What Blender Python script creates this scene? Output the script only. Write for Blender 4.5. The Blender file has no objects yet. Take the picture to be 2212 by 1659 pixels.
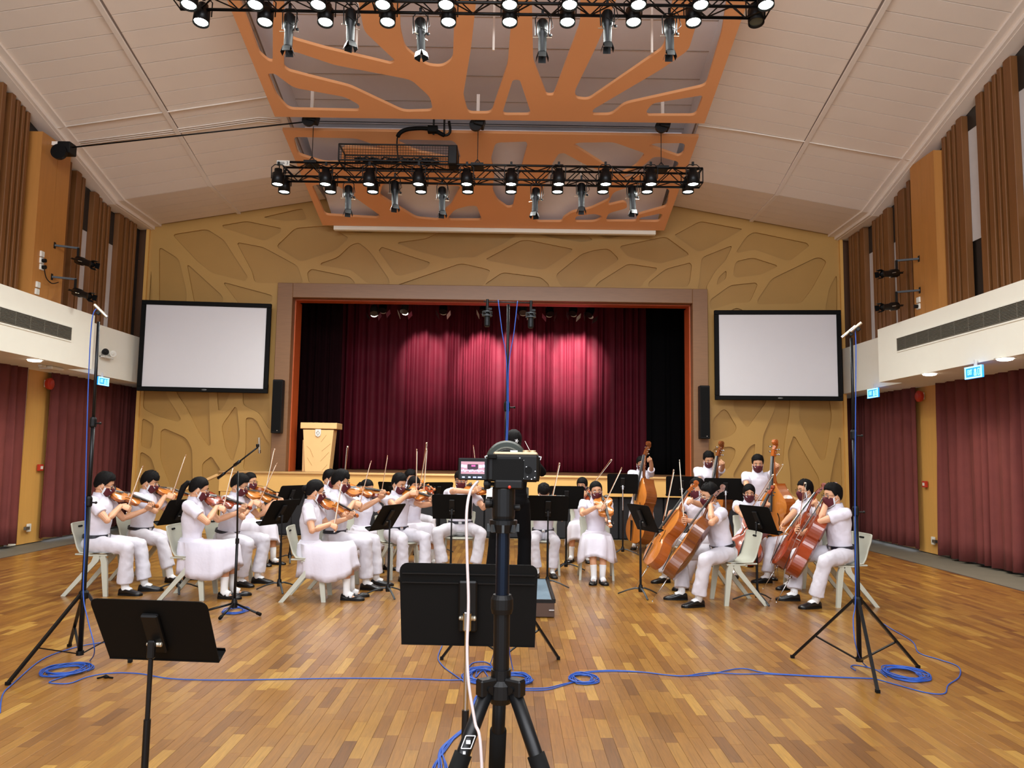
import bpy, bmesh, random
import numpy as np
from math import *
from mathutils import Vector, Matrix, noise as mnoise

random.seed(7)
# ---------------------------------------------------------------- camera, world, light, exposure
sc = bpy.context.scene
COL = sc.collection
F_PX, CX, CY, H = 1661., 1106., 829.5, 1.55
PITCH = atan(155.5/F_PX); ROLL = 0.0145; YAW = -0.0023
ROT = Matrix.Rotation(YAW, 3, 'Z') @ Matrix.Rotation(pi/2+PITCH, 3, 'X') @ Matrix.Rotation(ROLL, 3, 'Z')
cam_d = bpy.data.cameras.new('camera'); cam = bpy.data.objects.new('camera', cam_d); COL.objects.link(cam)
cam.matrix_world = Matrix.Translation((0, 0, H)) @ ROT.to_4x4()
cam_d.sensor_width = 36; cam_d.lens = 36*F_PX/2212; cam_d.clip_start = .05; cam_d.clip_end = 100
sc.camera = cam
sc.view_settings.view_transform = 'Standard'; sc.view_settings.look = 'None'
sc.view_settings.gamma = 1; sc.view_settings.use_curve_mapping = False
sc.view_settings.exposure = 0.24
w = bpy.data.worlds.new('world'); sc.world = w; w.use_nodes = True
w.node_tree.nodes['Background'].inputs[0].default_value = (.93, .97, 1.05, 1)
w.node_tree.nodes['Background'].inputs[1].default_value = 1.75

def area(name, loc, target, size, power, color=(.96, .99, 1.04), sy=None):
    d = bpy.data.lights.new(name, 'AREA'); d.energy = power; d.color = color
    d.shape = 'RECTANGLE'; d.size = size; d.size_y = sy or size
    o = bpy.data.objects.new(name, d); COL.objects.link(o); o.location = loc
    o.rotation_euler = (Vector(target)-Vector(loc)).to_track_quat('-Z', 'Y').to_euler()
    return o
# unseen ambient fill added for assumed lamp rows above and behind the photographer
area('hall_fill_area', (-.4, -.5, 7.6), (-.4, 3.5, 0), 9, 520, sy=2.5)
area('hall_fill_area_rear', (-.4, -4.5, 7.6), (-.4, 6, 1.5), 10, 480, sy=3)
CAN_W = 84.; CAN_EMIT = 26.; STAGE_W = 560.

# ---------------------------------------------------------------- pixel -> place helpers
def ray(px, py):
    return ROT @ Vector(((px-CX)/F_PX, -(py-CY)/F_PX, -1.))
C0 = Vector((0, 0, H))
def onz(px, py, z=0.):
    d = ray(px, py); return C0 + d*((z-H)/d.z)
def ony(px, py, y):
    d = ray(px, py); return C0 + d*(y/d.y)
def onx(px, py, x):
    d = ray(px, py); return C0 + d*(x/d.x)
def reach(px, py, p, L, sign=1):
    """the point on the line of sight that lies L away from p (nearest if out of reach)"""
    d = ray(px, py).normalized(); q = p-C0; t0 = q.dot(d); h2 = (q-d*t0).length_squared
    if h2 < L*L: t0 += sign*sqrt(L*L-h2)
    r = C0+d*t0
    return p+(r-p).normalized()*L

# ---------------------------------------------------------------- materials
def srgb(c):
    return tuple(((v/255)/12.92 if v/255 <= .04045 else ((v/255+.055)/1.055)**2.4) for v in c)
MATS = {}
def mat(name, rgb=(128,128,128), rough=.6, metal=0., var=.08, scale=6., bump=0., bscale=40., spec=.5, stretch=None, emit=0., coat=0., tr=0.):
    if name in MATS: return MATS[name]
    m = bpy.data.materials.new(name); m.use_nodes = True; nt = m.node_tree; N = nt.nodes; Lk = nt.links
    b = N['Principled BSDF']; c = srgb(rgb)
    b.inputs['Roughness'].default_value = rough; b.inputs['Metallic'].default_value = metal
    b.inputs['Specular IOR Level'].default_value = spec; b.inputs['Coat Weight'].default_value = coat
    if tr: b.inputs['Transmission Weight'].default_value = tr
    tc = N.new('ShaderNodeTexCoord'); mp = N.new('ShaderNodeMapping')
    Lk.new(tc.outputs['Object'], mp.inputs[0])
    if stretch: mp.inputs['Scale'].default_value = stretch
    nz = N.new('ShaderNodeTexNoise'); nz.inputs['Scale'].default_value = scale; nz.inputs['Detail'].default_value = 4
    Lk.new(mp.outputs[0], nz.inputs[0])
    mx = N.new('ShaderNodeMix'); mx.data_type = 'RGBA'
    mx.inputs['A'].default_value = tuple(v*(1-var) for v in c)+(1,)
    mx.inputs['B'].default_value = tuple(min(1, v*(1+var)) for v in c)+(1,)
    Lk.new(nz.outputs[0], mx.inputs['Factor']); Lk.new(mx.outputs['Result'], b.inputs['Base Color'])
    if bump:
        n2 = N.new('ShaderNodeTexNoise'); n2.inputs['Scale'].default_value = bscale; Lk.new(mp.outputs[0], n2.inputs[0])
        bp = N.new('ShaderNodeBump'); bp.inputs['Strength'].default_value = bump; bp.inputs['Distance'].default_value = .01
        Lk.new(n2.outputs[0], bp.inputs['Height']); Lk.new(bp.outputs[0], b.inputs['Normal'])
    if emit:
        b.inputs['Emission Color'].default_value = c+(1,); b.inputs['Emission Strength'].default_value = emit
    m.diffuse_color = c+(1,); MATS[name] = m; return m
def floor_mat():
    m = bpy.data.materials.new('parquet'); m.use_nodes = True; nt = m.node_tree; N = nt.nodes; Lk = nt.links
    b = N['Principled BSDF']; b.inputs['Roughness'].default_value = .3; b.inputs['Coat Weight'].default_value = .35; b.inputs['Coat Roughness'].default_value = .22
    at = N.new('ShaderNodeAttribute'); at.attribute_name = 'tint'
    oi = N.new('ShaderNodeObjectInfo')
    ad = N.new('ShaderNodeMath'); ad.operation = 'ADD'; Lk.new(at.outputs['Fac'], ad.inputs[0]); Lk.new(oi.outputs['Random'], ad.inputs[1])
    fr = N.new('ShaderNodeMath'); fr.operation = 'FRACT'; Lk.new(ad.outputs[0], fr.inputs[0])
    cr = N.new('ShaderNodeValToRGB'); e = cr.color_ramp.elements
    cols = [(0, (112,72,28)), (.08, (130,86,33)), (.4, (145,98,38)), (.78, (152,106,42)), (.93, (166,121,50)), (1, (182,138,62))]
    e[0].position = 0; e[0].color = srgb(cols[0][1])+(1,); e[1].position = 1; e[1].color = srgb(cols[-1][1])+(1,)
    for p, c in cols[1:-1]:
        q = e.new(p); q.color = srgb(c)+(1,)
    Lk.new(fr.outputs[0], cr.inputs[0])
    tc = N.new('ShaderNodeNewGeometry'); mp = N.new('ShaderNodeMapping'); mp.inputs['Scale'].default_value = (38, 2.6, 1)
    Lk.new(tc.outputs['Position'], mp.inputs[0])
    nz = N.new('ShaderNodeTexNoise'); nz.inputs['Scale'].default_value = 2.2; nz.inputs['Detail'].default_value = 6; nz.inputs['Distortion'].default_value = .8
    Lk.new(mp.outputs[0], nz.inputs[0])
    mr = N.new('ShaderNodeMapRange'); mr.inputs['From Min'].default_value = .3; mr.inputs['From Max'].default_value = .7; mr.inputs['To Min'].default_value = .76; mr.inputs['To Max'].default_value = 1.14
    Lk.new(nz.outputs[0], mr.inputs[0])
    mu = N.new('ShaderNodeVectorMath'); mu.operation = 'SCALE'; Lk.new(cr.outputs[0], mu.inputs[0]); Lk.new(mr.outputs[0], mu.inputs['Scale'])
    Lk.new(mu.outputs[0], b.inputs['Base Color'])
    n2 = N.new('ShaderNodeTexNoise'); n2.inputs['Scale'].default_value = 1.6; n2.inputs['Detail'].default_value = 3; Lk.new(tc.outputs['Position'], n2.inputs[0])
    m2 = N.new('ShaderNodeMapRange'); m2.inputs['To Min'].default_value = .22; m2.inputs['To Max'].default_value = .42; Lk.new(n2.outputs[0], m2.inputs[0]); Lk.new(m2.outputs[0], b.inputs['Roughness'])
    MATS['parquet'] = m; return m
floor_mat()
mat('subfloor', (96,62,30), .8)
mat('screed', (104,98,84), .7, var=.15, scale=3)
mat('wall_yellow', (182,140,74), .55, var=.05, scale=2.5, bump=.06, bscale=60)
mat('fascia_yellow', (232,182,104), .5, var=.04)
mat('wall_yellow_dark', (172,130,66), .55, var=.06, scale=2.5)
mat('frame_brown', (132,94,62), .45, var=.16, scale=5, stretch=(1,1,14))
mat('frame_orange', (186,84,34), .45, var=.1)
mat('pilaster_wood', (186,126,62), .45, var=.12, scale=3, stretch=(6,6,.6))
mat('pilaster_low', (216,164,86), .45, var=.08, scale=3, stretch=(6,6,.6))
mat('fin_wood', (120,76,36), .5, var=.25, scale=4, stretch=(8,8,.5))
mat('fin_dark', (78,46,20), .55, var=.2, scale=4, stretch=(8,8,.5))
mat('white_paint', (246,244,230), .6, var=.02)
mat('ceiling_board', (236,222,208), .8, var=.03, scale=3)
mat('ceiling_rib', (240,228,216), .8, var=.02)
mat('ceiling_core', (228,224,226), .85, var=.03)
mat('soffit', (170,156,146), .8)
mat('panel_orange', (234,166,112), .6, var=.05, scale=1.2)
mat('dark_glass', (34,30,26), .3)
mat('blind_white', (214,212,212), .7)
mat('black', (9,8,8), .5, var=.2, spec=.3)
mat('black_matt', (5,4,3), .7, var=.2, spec=.18)
mat('black_metal', (22,22,23), .38, .5, var=.2)
mat('grey_metal', (112,112,110), .35, .8)
mat('chrome', (200,200,200), .18, 1.)
mat('cast_grey', (70,74,76), .5, .4)
mat('curtain_side', (108,48,43), .85, var=.18, scale=5, bump=.2, bscale=120)
mat('curtain_stage', (88,9,27), .7, var=.25, scale=4, bump=.2, bscale=90, spec=.25)
mat('curtain_dark', (24,3,6), .9, var=.3, spec=.1)
mat('stage_black', (3,2,3), .95, spec=.1)
mat('apron_dark', (24,24,28), .6, var=.1)
mat('screen_white', (216,212,214), .6, var=.015)
mat('grille', (120,118,106), .5, .3)
mat('lamp_glow', (236,255,246), .3, emit=CAN_EMIT)
mat('downlight_glow', (255,244,226), .3, emit=9.)
mat('lens_dark', (90,100,98), .1, .2)
mat('sign_blue', (40,150,255), .3, emit=.8)
mat('sign_white', (150,225,255), .3, emit=1.5)
mat('red_plastic', (186,50,28), .4)
mat('white_plastic', (226,224,214), .4)
mat('chair_grey', (188,188,172), .42, var=.05)
mat('skin', (214,160,124), .5, var=.07, scale=14)
mat('hair', (13,10,10), .62, var=.4, scale=30, bump=.6, bscale=160, spec=.14)
mat('cotton', (218,213,224), .8, var=.03, bump=.25, bscale=22)
mat('cotton_trouser', (212,208,216), .8, var=.04, bump=.3, bscale=20)
mat('mask_maroon', (84,18,30), .75, var=.08)
mat('mask_white', (226,228,232), .7)
mat('sock', (236,236,236), .85)
mat('shoe', (16,15,16), .28, var=.3)
mat('belt', (26,26,38), .4)
mat('black_cloth', (6,5,6), .9, var=.3, spec=.15)
mat('varnish_amber', (176,92,34), .22, var=.28, scale=9, coat=.6)
mat('varnish_red', (142,56,24), .22, var=.3, scale=9, coat=.6)
mat('varnish_brown', (122,66,30), .25, var=.3, scale=9, coat=.6)
mat('spruce', (196,118,48), .22, var=.22, scale=9, coat=.6, stretch=(10,1,1))
mat('ebony', (22,19,18), .35)
mat('string', (170,170,165), .3, .8)
mat('bow_wood', (150,92,52), .35)
mat('bow_hair', (222,214,196), .6)
mat('paper', (240,240,236), .8, var=.02)
mat('paper_green', (190,214,204), .8)
mat('cable_blue', (34,80,168), .5, var=.1)
mat('cable_white', (196,182,180), .45)
mat('lectern', (240,192,128), .5, var=.04)
mat('camera_gold', (206,184,150), .35, .5)
mat('sage', (40,46,38), .5)
mat('silver_mic', (196,188,170), .3, .8)
mat('podium_carpet', (104,122,136), .9, var=.12, scale=20)
mat('podium_wood', (78,56,44), .6, var=.15)
mat('text_grey', (70,70,70), .8)
mat('anod_blue', (22,32,48), .3, .7)

# ---------------------------------------------------------------- mesh builder
class M:
    def __init__(s): s.v = []; s.f = []; s.mi = []; s.cm = 0
    def add(s, vs, fs):
        o = len(s.v); s.v += [tuple(v) for v in vs]; s.f += [tuple(i+o for i in f) for f in fs]; s.mi += [s.cm]*len(fs); return s
    def box(s, c, d, R=None, bev=0):
        x, y, z = d[0]/2, d[1]/2, d[2]/2
        if bev:
            b = min(bev, x*.9, y*.9, z*.9)
            pts = []
            for sx in (-1, 1):
                for sy in (-1, 1):
                    for sz in (-1, 1):
                        pts += [(sx*x, sy*(y-b), sz*(z-b)), (sx*(x-b), sy*y, sz*(z-b)), (sx*(x-b), sy*(y-b), sz*z)]
            bm = bmesh.new()
            for p in pts: bm.verts.new(p)
            r = bmesh.ops.convex_hull(bm, input=bm.verts)
            bm.verts.index_update()
            vs = [v.co.copy() for v in bm.verts]; fs = [[v.index for v in f.verts] for f in bm.faces]; bm.free()
        else:
            vs = [Vector((a*x, b_*y, e*z)) for a in (-1, 1) for b_ in (-1, 1) for e in (-1, 1)]
            fs = [(0,1,3,2), (4,6,7,5), (0,4,5,1), (2,3,7,6), (0,2,6,4), (1,5,7,3)]
        c = Vector(c)
        return s.add([(R@Vector(v) if R else Vector(v))+c for v in vs], fs)
    def bar(s, a, b, w, h=None, up=(0,0,1)):
        """box running from a to b, w wide, h high"""
        a = Vector(a); b = Vector(b); d = b-a; L = d.length; d.normalize(); up = Vector(up)
        if abs(d.dot(up)) > .98: up = Vector((1, 0, 0))
        x = d.cross(up).normalized(); z = x.cross(d)
        R = Matrix((x, d, z)).transposed()
        return s.box((a+b)/2, (w, L, h or w), R)
    def rings(s, rs, cap=True, closed=False):
        n = len(rs[0]); vs = [p for r in rs for p in r]; fs = []
        k = len(rs)
        for i in range(k if closed else k-1):
            a = i*n; b = ((i+1) % k)*n
            for j in range(n):
                fs.append((a+j, a+(j+1) % n, b+(j+1) % n, b+j))
        if cap and not closed:
            fs.append(tuple(range(n-1, -1, -1))); fs.append(tuple((k-1)*n+j for j in range(n)))
        return s.add(vs, fs)
    def tube(s, pts, r, seg=8, flat=None, cap=True, closed=False):
        """swept tube; r number or list; flat=(axis vector, factor) squashes the section along that axis"""
        P = [Vector(p) for p in pts]; n = len(P); rr = r if isinstance(r, (list, tuple)) else [r]*n
        rs = []; prev = None
        for i in range(n):
            if closed: t = (P[(i+1) % n]-P[i-1])
            else: t = (P[min(i+1, n-1)]-P[max(i-1, 0)])
            if t.length < 1e-9: t = Vector((0, 0, 1))
            t.normalize()
            if flat: u = Vector(flat[0]) - t*t.dot(Vector(flat[0]))
            elif prev is not None: u = prev - t*t.dot(prev)
            else: u = Vector((0, 0, 1)) - t*t.z if abs(t.z) < .9 else Vector((1, 0, 0)) - t*t.x
            if u.length < 1e-6: u = t.orthogonal()
            u.normalize(); prev = u; v = t.cross(u); k = flat[1] if flat else 1.
            rs.append([P[i]+u*(cos(a)*rr[i]*k)+v*(sin(a)*rr[i]) for a in (2*pi*j/seg for j in range(seg))])
        return s.rings(rs, cap, closed)
    def ell(s, c, r, seg=14, rng=8, R=None):
        c = Vector(c); rs = []
        vs = [Vector((0, 0, -1))]+[Vector((cos(2*pi*j/seg)*sin(pi*i/rng), sin(2*pi*j/seg)*sin(pi*i/rng), -cos(pi*i/rng))) for i in range(1, rng) for j in range(seg)]+[Vector((0, 0, 1))]
        vs = [Vector((v.x*r[0], v.y*r[1], v.z*r[2])) for v in vs]
        vs = [(R@v if R else v)+c for v in vs]; fs = []
        for j in range(seg): fs.append((0, 1+(j+1) % seg, 1+j))
        for i in range(rng-2):
            for j in range(seg):
                a = 1+i*seg; b = a+seg; fs.append((a+j, a+(j+1) % seg, b+(j+1) % seg, b+j))
        L = len(vs)-1; a = 1+(rng-2)*seg
        for j in range(seg): fs.append((a+j, a+(j+1) % seg, L))
        return s.add(vs, fs)
    def lathe(s, c, prof, axis=(0,0,1), seg=20):
        """profile [(radius, height)] about axis from c"""
        ax = Vector(axis).normalized(); u = ax.orthogonal().normalized(); v = ax.cross(u); c = Vector(c)
        return s.rings([[c+ax*h+(u*cos(2*pi*j/seg)+v*sin(2*pi*j/seg))*max(r, 1e-4) for j in range(seg)] for r, h in prof])
    def prism(s, poly, d, O=(0,0,0), U=(1,0,0), V=(0,1,0)):
        """2D polygon extruded by d along U x V from O"""
        U = Vector(U); V = Vector(V); W = U.cross(V).normalized(); O = Vector(O); n = len(poly)
        a = [O+U*p[0]+V*p[1] for p in poly]; b = [q+W*d for q in a]
        fs = [tuple(range(n-1, -1, -1)), tuple(range(n, 2*n))]+[(i, (i+1) % n, n+(i+1) % n, n+i) for i in range(n)]
        return s.add(a+b, fs)
    def mesh(s, name, mats, smooth=False):
        me = bpy.data.meshes.new(name); me.from_pydata([tuple(v) for v in s.v], [], s.f)
        for m in (mats if isinstance(mats, (list, tuple)) else [mats]): me.materials.append(MATS[m] if isinstance(m, str) else m)
        if len(me.materials) > 1: me.polygons.foreach_set('material_index', s.mi)
        if smooth: me.polygons.foreach_set('use_smooth', [True]*len(me.polygons))
        me.update(); return me
    def build(s, name, mats, parent=None, smooth=False, fix=False):
        me = s.mesh(name, mats, smooth)
        if fix:
            bm = bmesh.new(); bm.from_mesh(me); bmesh.ops.recalc_face_normals(bm, faces=bm.faces); bm.to_mesh(me); bm.free()
        return put(name, me, parent)
def put(name, me, parent=None, mw=None):
    o = bpy.data.objects.new(name, me); COL.objects.link(o)
    if parent: o.parent = parent
    if mw is not None: o.matrix_local = mw
    return o
def tag(o, label=None, cat=None, group=None, kind=None):
    if label: o['label'] = label
    if cat: o['category'] = cat
    if group: o['group'] = group
    if kind: o['kind'] = kind
    return o
def empty(name, loc=(0,0,0), rz=0., label=None, cat=None, group=None, kind=None, mw=None):
    o = bpy.data.objects.new(name, None); COL.objects.link(o); o.empty_display_size = .1
    if mw is not None: o.matrix_world = mw
    else: o.location = loc; o.rotation_euler = (0, 0, rz)
    return tag(o, label, cat, group, kind)
def frame(o, y, z):
    """matrix with given +Y and approximate +Z axes at o"""
    y = Vector(y).normalized(); z = Vector(z); z = (z-y*y.dot(z)).normalized(); x = y.cross(z)
    m = Matrix((x, y, z)).transposed().to_4x4(); m.translation = Vector(o); return m
def auto(o, ang=35):
    me = o.data
    me.polygons.foreach_set('use_smooth', [True]*len(me.polygons))
    try: me.set_sharp_from_angle(angle=radians(ang))
    except Exception: pass
    return o
REM = []      # objects whose modifiers are applied in one go at the end
def remesh(o, vox, smooth=3, disp=0., dscale=.12):
    m = o.modifiers.new('r', 'REMESH'); m.mode = 'VOXEL'; m.voxel_size = vox; m.use_smooth_shade = True
    if disp:
        t = bpy.data.textures.get('folds') or bpy.data.textures.new('folds', 'CLOUDS'); t.noise_scale = dscale; t.noise_depth = 2
        d = o.modifiers.new('d', 'DISPLACE'); d.texture = t; d.strength = disp; d.mid_level = .5; d.texture_coords = 'LOCAL'
    if smooth:
        k = o.modifiers.new('s', 'SMOOTH'); k.iterations = smooth; k.factor = .5
    REM.append(o); return o
def flush():
    bpy.context.view_layer.update(); dg = bpy.context.evaluated_depsgraph_get()
    for o in REM:
        me = bpy.data.meshes.new_from_object(o.evaluated_get(dg)); old = o.data
        o.modifiers.clear(); o.data = me; me.name = o.name
        me.polygons.foreach_set('use_smooth', [True]*len(me.polygons))
    REM.clear()
def rounded(poly, r=.06, n=4):
    """round the corners of a 2D polygon"""
    out = []; k = len(poly)
    for i in range(k):
        p = Vector(poly[i]); a = Vector(poly[i-1])-p; b = Vector(poly[(i+1) % k])-p
        q = min(r, a.length*.4, b.length*.4); A = p+a.normalized()*q; B = p+b.normalized()*q
        for j in range(n+1):
            t = j/n; out.append(tuple(A*(1-t)**2+p*2*t*(1-t)+B*t*t))
    return out
def sheet(name, outer, holes, thick, mw, material, parent=None):
    """flat board with holes: 2D curve fill, extruded, turned into a mesh; local z is through the board"""
    cu = bpy.data.curves.new(name, 'CURVE'); cu.dimensions = '2D'; cu.fill_mode = 'BOTH'; cu.extrude = thick/2
    for pl in [outer]+holes:
        sp = cu.splines.new('POLY'); sp.points.add(len(pl)-1); sp.use_cyclic_u = True
        for i, p in enumerate(pl): sp.points[i].co = (p[0], p[1], 0, 1)
    t = bpy.data.objects.new('tmp', cu); me = bpy.data.meshes.new_from_object(t); bpy.data.objects.remove(t)
    me.name = name; me.materials.clear(); me.materials.append(MATS[material])
    return put(name, me, parent, mw)
# ================================================================ the room
XC = -.35; XL, XR = -7.25, 6.55; YW = 15.1
def zc(y):
    """ceiling height above the side walls"""
    return 6.05+.28*(13.6-max(y, 8.2)) if y < 13.6 else 6.05-.02*(y-13.6)
def zceil(x, y): return zc(y)+.1735*(6.9-abs(x-XC))
def quadslab(m, c, t):
    """slab under four corner points c (ccw from below), t thick upwards"""
    a = [Vector(p) for p in c]; return m.add(a+[p+Vector((0, 0, t)) for p in a], [(0,1,2,3), (7,6,5,4), (0,4,5,1), (1,5,6,2), (2,6,7,3), (3,7,4,0)])
def struct(name, me_or_m, mats, **k):
    o = me_or_m.build(name, mats, **k); o['kind'] = 'structure'; return o

# ---- floor: screed border + parquet planks
m = M(); m.box((XC, 5.6, -.15), (17.4, 23.6, .27)); floor = struct('floor', m, 'screed')
m = M(); m.box((-.45, 4.35, -.0175), (13.44, 20.7, .005)); m.build('underlay', 'subfloor', floor)
PW = .07; PX0, PX1, PY0, PY1 = -7.17, 6.27, -1.0, 14.7
planks = []
x = PX0; rr = random.Random(3)
while x < PX1-.02:
    y = PY0-rr.random()*.4
    while y < PY1:
        L = rr.choice((.3, .36, .42, .42, .5)); y1 = min(y+L, PY1)
        if y1 > y+.03: planks.append((x, y, min(x+PW, PX1), y1))
        y = y1
    x += PW
def vis(p):
    d = ROT.transposed() @ (Vector(((p[0]+p[2])/2, (p[1]+p[3])/2, 0))-C0)
    if d.z >= -.3: return False
    u, v = CX+F_PX*d.x/-d.z, CY-F_PX*d.y/-d.z
    return 10 < u < 2200 and v < 1640
near = sorted([p for p in planks if vis(p)], key=lambda p: p[1]**2+p[0]**2)[:300]
ns = set(near); shared = {}
for p in near:
    key = (round(p[2]-p[0], 3), round(p[3]-p[1], 2))
    if key not in shared:
        q = M(); q.box((0, 0, -.0075), (key[0]-.0008, key[1]-.0008, .015), bev=.0007); shared[key] = q.mesh('plank', 'parquet')
    put('plank', shared[key], floor, Matrix.Translation(((p[0]+p[2])/2, (p[1]+p[3])/2, 0)))
m = M(); tint = []
for p in planks:
    if p in ns: continue
    a, b, c, d = p[0]+.0004, p[1]+.0004, p[2]-.0004, p[3]-.0004; e = .0004
    m.add([(a+e,b+e,0),(c-e,b+e,0),(c-e,d-e,0),(a+e,d-e,0),(a,b,-.012),(c,b,-.012),(c,d,-.012),(a,d,-.012)], [(0,1,2,3),(0,4,5,1),(1,5,6,2),(2,6,7,3),(3,7,4,0)])
    tint += [rr.random()]*8
o = m.build('plank_field', 'parquet', floor); o['kind'] = 'stuff'
at = o.data.attributes.new('tint', 'FLOAT', 'POINT'); at.data.foreach_set('value', tint)
for i, (xa, xb) in enumerate(((-7.2, -7.17), (6.27, 6.30))):
    m = M(); m.box(((xa+xb)/2, 4.35, -.004), (xb-xa, 20.7, .012)); o = struct('trim_%d' % (i+1), m, 'grey_metal')

# ---- carved end wall: board with organic cut-outs over a backing
def wp(pts, s=1., ox=0, oy=0):
    r = []
    for a, b in pts:
        p = ony(ox+a/s, oy+b/s, YW); r.append((p.x, p.z))
    return r
A5 = dict(s=5.53, ox=310, oy=430); B5 = dict(s=5.53, ox=1440, oy=430)
Lo = dict(s=6.1444, ox=280, oy=840); Ro = dict(s=6.1444, ox=1480, oy=840)
U1 = dict(s=4.424, ox=560, oy=250); U2 = dict(s=4.424, ox=1040, oy=250)
cells = [
 wp([(60,620),(85,640),(108,1175),(100,1500),(25,1500)], **A5),
 wp([(190,570),(425,715),(520,1110),(500,1600),(190,1600)], **A5),
 wp([(345,425),(760,360),(965,490),(1130,750),(1250,930),(1220,985),(820,885),(640,740)], **A5),
 wp([(520,770),(960,1170),(900,1500),(660,1500)], **A5),
 wp([(940,315),(1230,265),(1650,350),(1640,400),(1450,505),(1250,440),(960,350)], **A5),
 wp([(1110,515),(1430,575),(1845,800),(1930,1060),(1590,1085),(1330,1005),(1300,870)], **A5),
 wp([(945,990),(1540,1150),(1540,1230),(1180,1300)], **A5),
 wp([(1420,222),(1900,110),(1960,250),(1680,262)], **A5),
 wp([(345,1075),(670,1050),(850,1165),(840,1190),(730,1290),(400,1398),(180,1265),(178,1235)], **U1),
 wp([(590,1410),(750,1355),(870,1240),(950,1210),(1060,1300),(1240,1560),(1250,1640),(1030,1600),(890,1480),(590,1430)], **U1),
 wp([(1140,1290),(1170,1255),(1640,1405),(1600,1460),(1360,1530),(1310,1525)], **U1),
 wp([(460,1500),(500,1465),(870,1540),(950,1640),(480,1640)], **U1),
 wp([(1305,1215),(1600,1175),(1740,1100),(2420,1110),(2449,1150),(2324,1230),(2144,1310),(2050,1360),(1940,1350),(1800,1370),(1500,1290)], **U1),
 wp([(1330,1615),(1930,1410),(2150,1460),(2210,1480),(2140,1640),(1400,1640)], **U1),
 wp([(700,1055),(1000,1060),(1100,1120),(940,1120)], **U1),
 wp([(45,1370),(370,1195),(450,1190),(870,1275),(860,1300),(600,1475),(430,1455),(60,1385)], **U2),
 wp([(705,1525),(960,1320),(1080,1285),(1215,1270),(1320,1375),(1090,1530),(985,1640),(760,1640)], **U2),
 wp([(1310,1250),(1760,1155),(1995,1330),(1710,1415),(1400,1350)], **U2),
 wp([(1080,1640),(1120,1590),(1400,1415),(1675,1455),(1670,1480),(1550,1590),(1520,1640)], **U2),
 wp([(1590,1640),(1600,1590),(1760,1465),(1990,1405),(2010,1430),(1990,1590),(1960,1640)], **U2),
 wp([(20,1620),(200,1497),(570,1545),(640,1610),(650,1640)], **U2),
 wp([(400,1090),(900,1085),(1075,1190),(960,1210),(640,1160)], **U2),
 wp([(1000,1085),(1330,1085),(1405,1140),(1190,1178)], **U2),
 wp([(95,430),(400,265),(900,360),(870,385),(560,560),(420,625),(360,625),(105,445)], **B5),
 wp([(415,700),(790,550),(700,740),(580,860),(480,1040),(470,1200),(370,1060),(385,1010)], **B5),
 wp([(950,450),(1040,395),(1670,525),(1700,560),(1480,735),(1420,735),(1050,605),(850,645),(830,630)], **B5),
 wp([(830,745),(1025,700),(1340,800),(1130,905),(830,940),(795,915),(800,830)], **B5),
 wp([(715,845),(710,950),(590,1040),(615,940)], **B5),
 wp([(760,1030),(1060,1000),(1085,1025),(990,1240),(800,1240),(520,1330),(510,1210)], **B5),
 wp([(1250,955),(1770,705),(1830,700),(1910,745),(1830,900),(1730,1080),(1600,1250),(1090,1260),(1080,1210)], **B5),
 wp([(2040,880),(1940,1060),(1890,1320),(1950,1500),(2030,1500)], **B5),
 wp([(760,1330),(835,1300),(920,1330),(900,1600),(700,1600)], **B5),
 # left lower field
 wp([(115,345),(310,465),(325,500),(290,810),(95,740)], **Lo),
 wp([(90,790),(290,910),(390,1225),(80,1060)], **Lo),
 wp([(60,1130),(150,1190),(340,1320),(370,1400),(330,1560),(60,1560)], **Lo),
 wp([(415,560),(470,525),(755,650),(835,800),(840,1200),(900,1290),(620,1440),(580,1400),(405,930)], **Lo),
 wp([(140,-200),(440,-200),(500,100),(690,400),(650,440),(380,365),(150,250)], **Lo),
 wp([(620,-200),(1050,-200),(1065,400),(1080,740),(1050,760),(930,600),(770,270),(620,50)], **Lo),
 wp([(1150,-100),(1400,-100),(1280,190),(1210,290),(1180,280)], **Lo),
 wp([(1400,235),(1430,260),(1468,650),(1380,955),(1345,940),(1275,800),(1220,490)], **Lo),
 wp([(960,990),(1080,900),(1110,920),(1210,1075),(1190,1180),(1000,1230),(965,1150)], **Lo),
 wp([(1545,380),(1640,385),(1700,440),(1820,680),(1860,720),(1850,1080),(1500,1080),(1545,800)], **Lo),
 wp([(1505,-100),(1850,-100),(1870,560),(1720,320),(1505,215)], **Lo),
 # right lower field
 wp([(360,410),(480,285),(520,272),(560,300),(685,510),(650,590),(560,640),(360,700)], **Ro),
 wp([(650,-100),(1080,-100),(1080,170),(950,340),(820,530),(640,280)], **Ro),
 wp([(360,795),(600,765),(665,800),(660,880),(560,1080),(360,1100)], **Ro),
 wp([(930,725),(850,770),(640,1120),(640,1180),(880,1180),(920,800)], **Ro),
 wp([(1240,-100),(1410,-100),(1380,350),(1320,700),(1290,1100),(1010,1100),(1030,620),(1180,290)], **Ro),
 wp([(1430,630),(1460,640),(1780,1190),(1780,1400),(1400,1400),(1390,1100),(1355,840)], **Ro),
 wp([(1520,-100),(1880,-100),(1945,370),(1860,920),(1820,955),(1780,930),(1510,420)], **Ro),
 wp([(2040,640),(2075,670),(2090,1400),(1890,1400),(1960,1000)], **Ro)]
zr = lambda xx: 6.04+.1735*(6.9-abs(xx-XC))
CWW = 3.35
outer = [(XL, -.02), (XR, -.02), (XR, zr(XR)), (XC+CWW, zr(XC+CWW)), (XC+CWW, 7.12), (XC-CWW, 7.12), (XC-CWW, zr(XC-CWW)), (XL, zr(XL))]
FX0, FX1, FZ1 = -4.6, 3.86, 4.88
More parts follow.
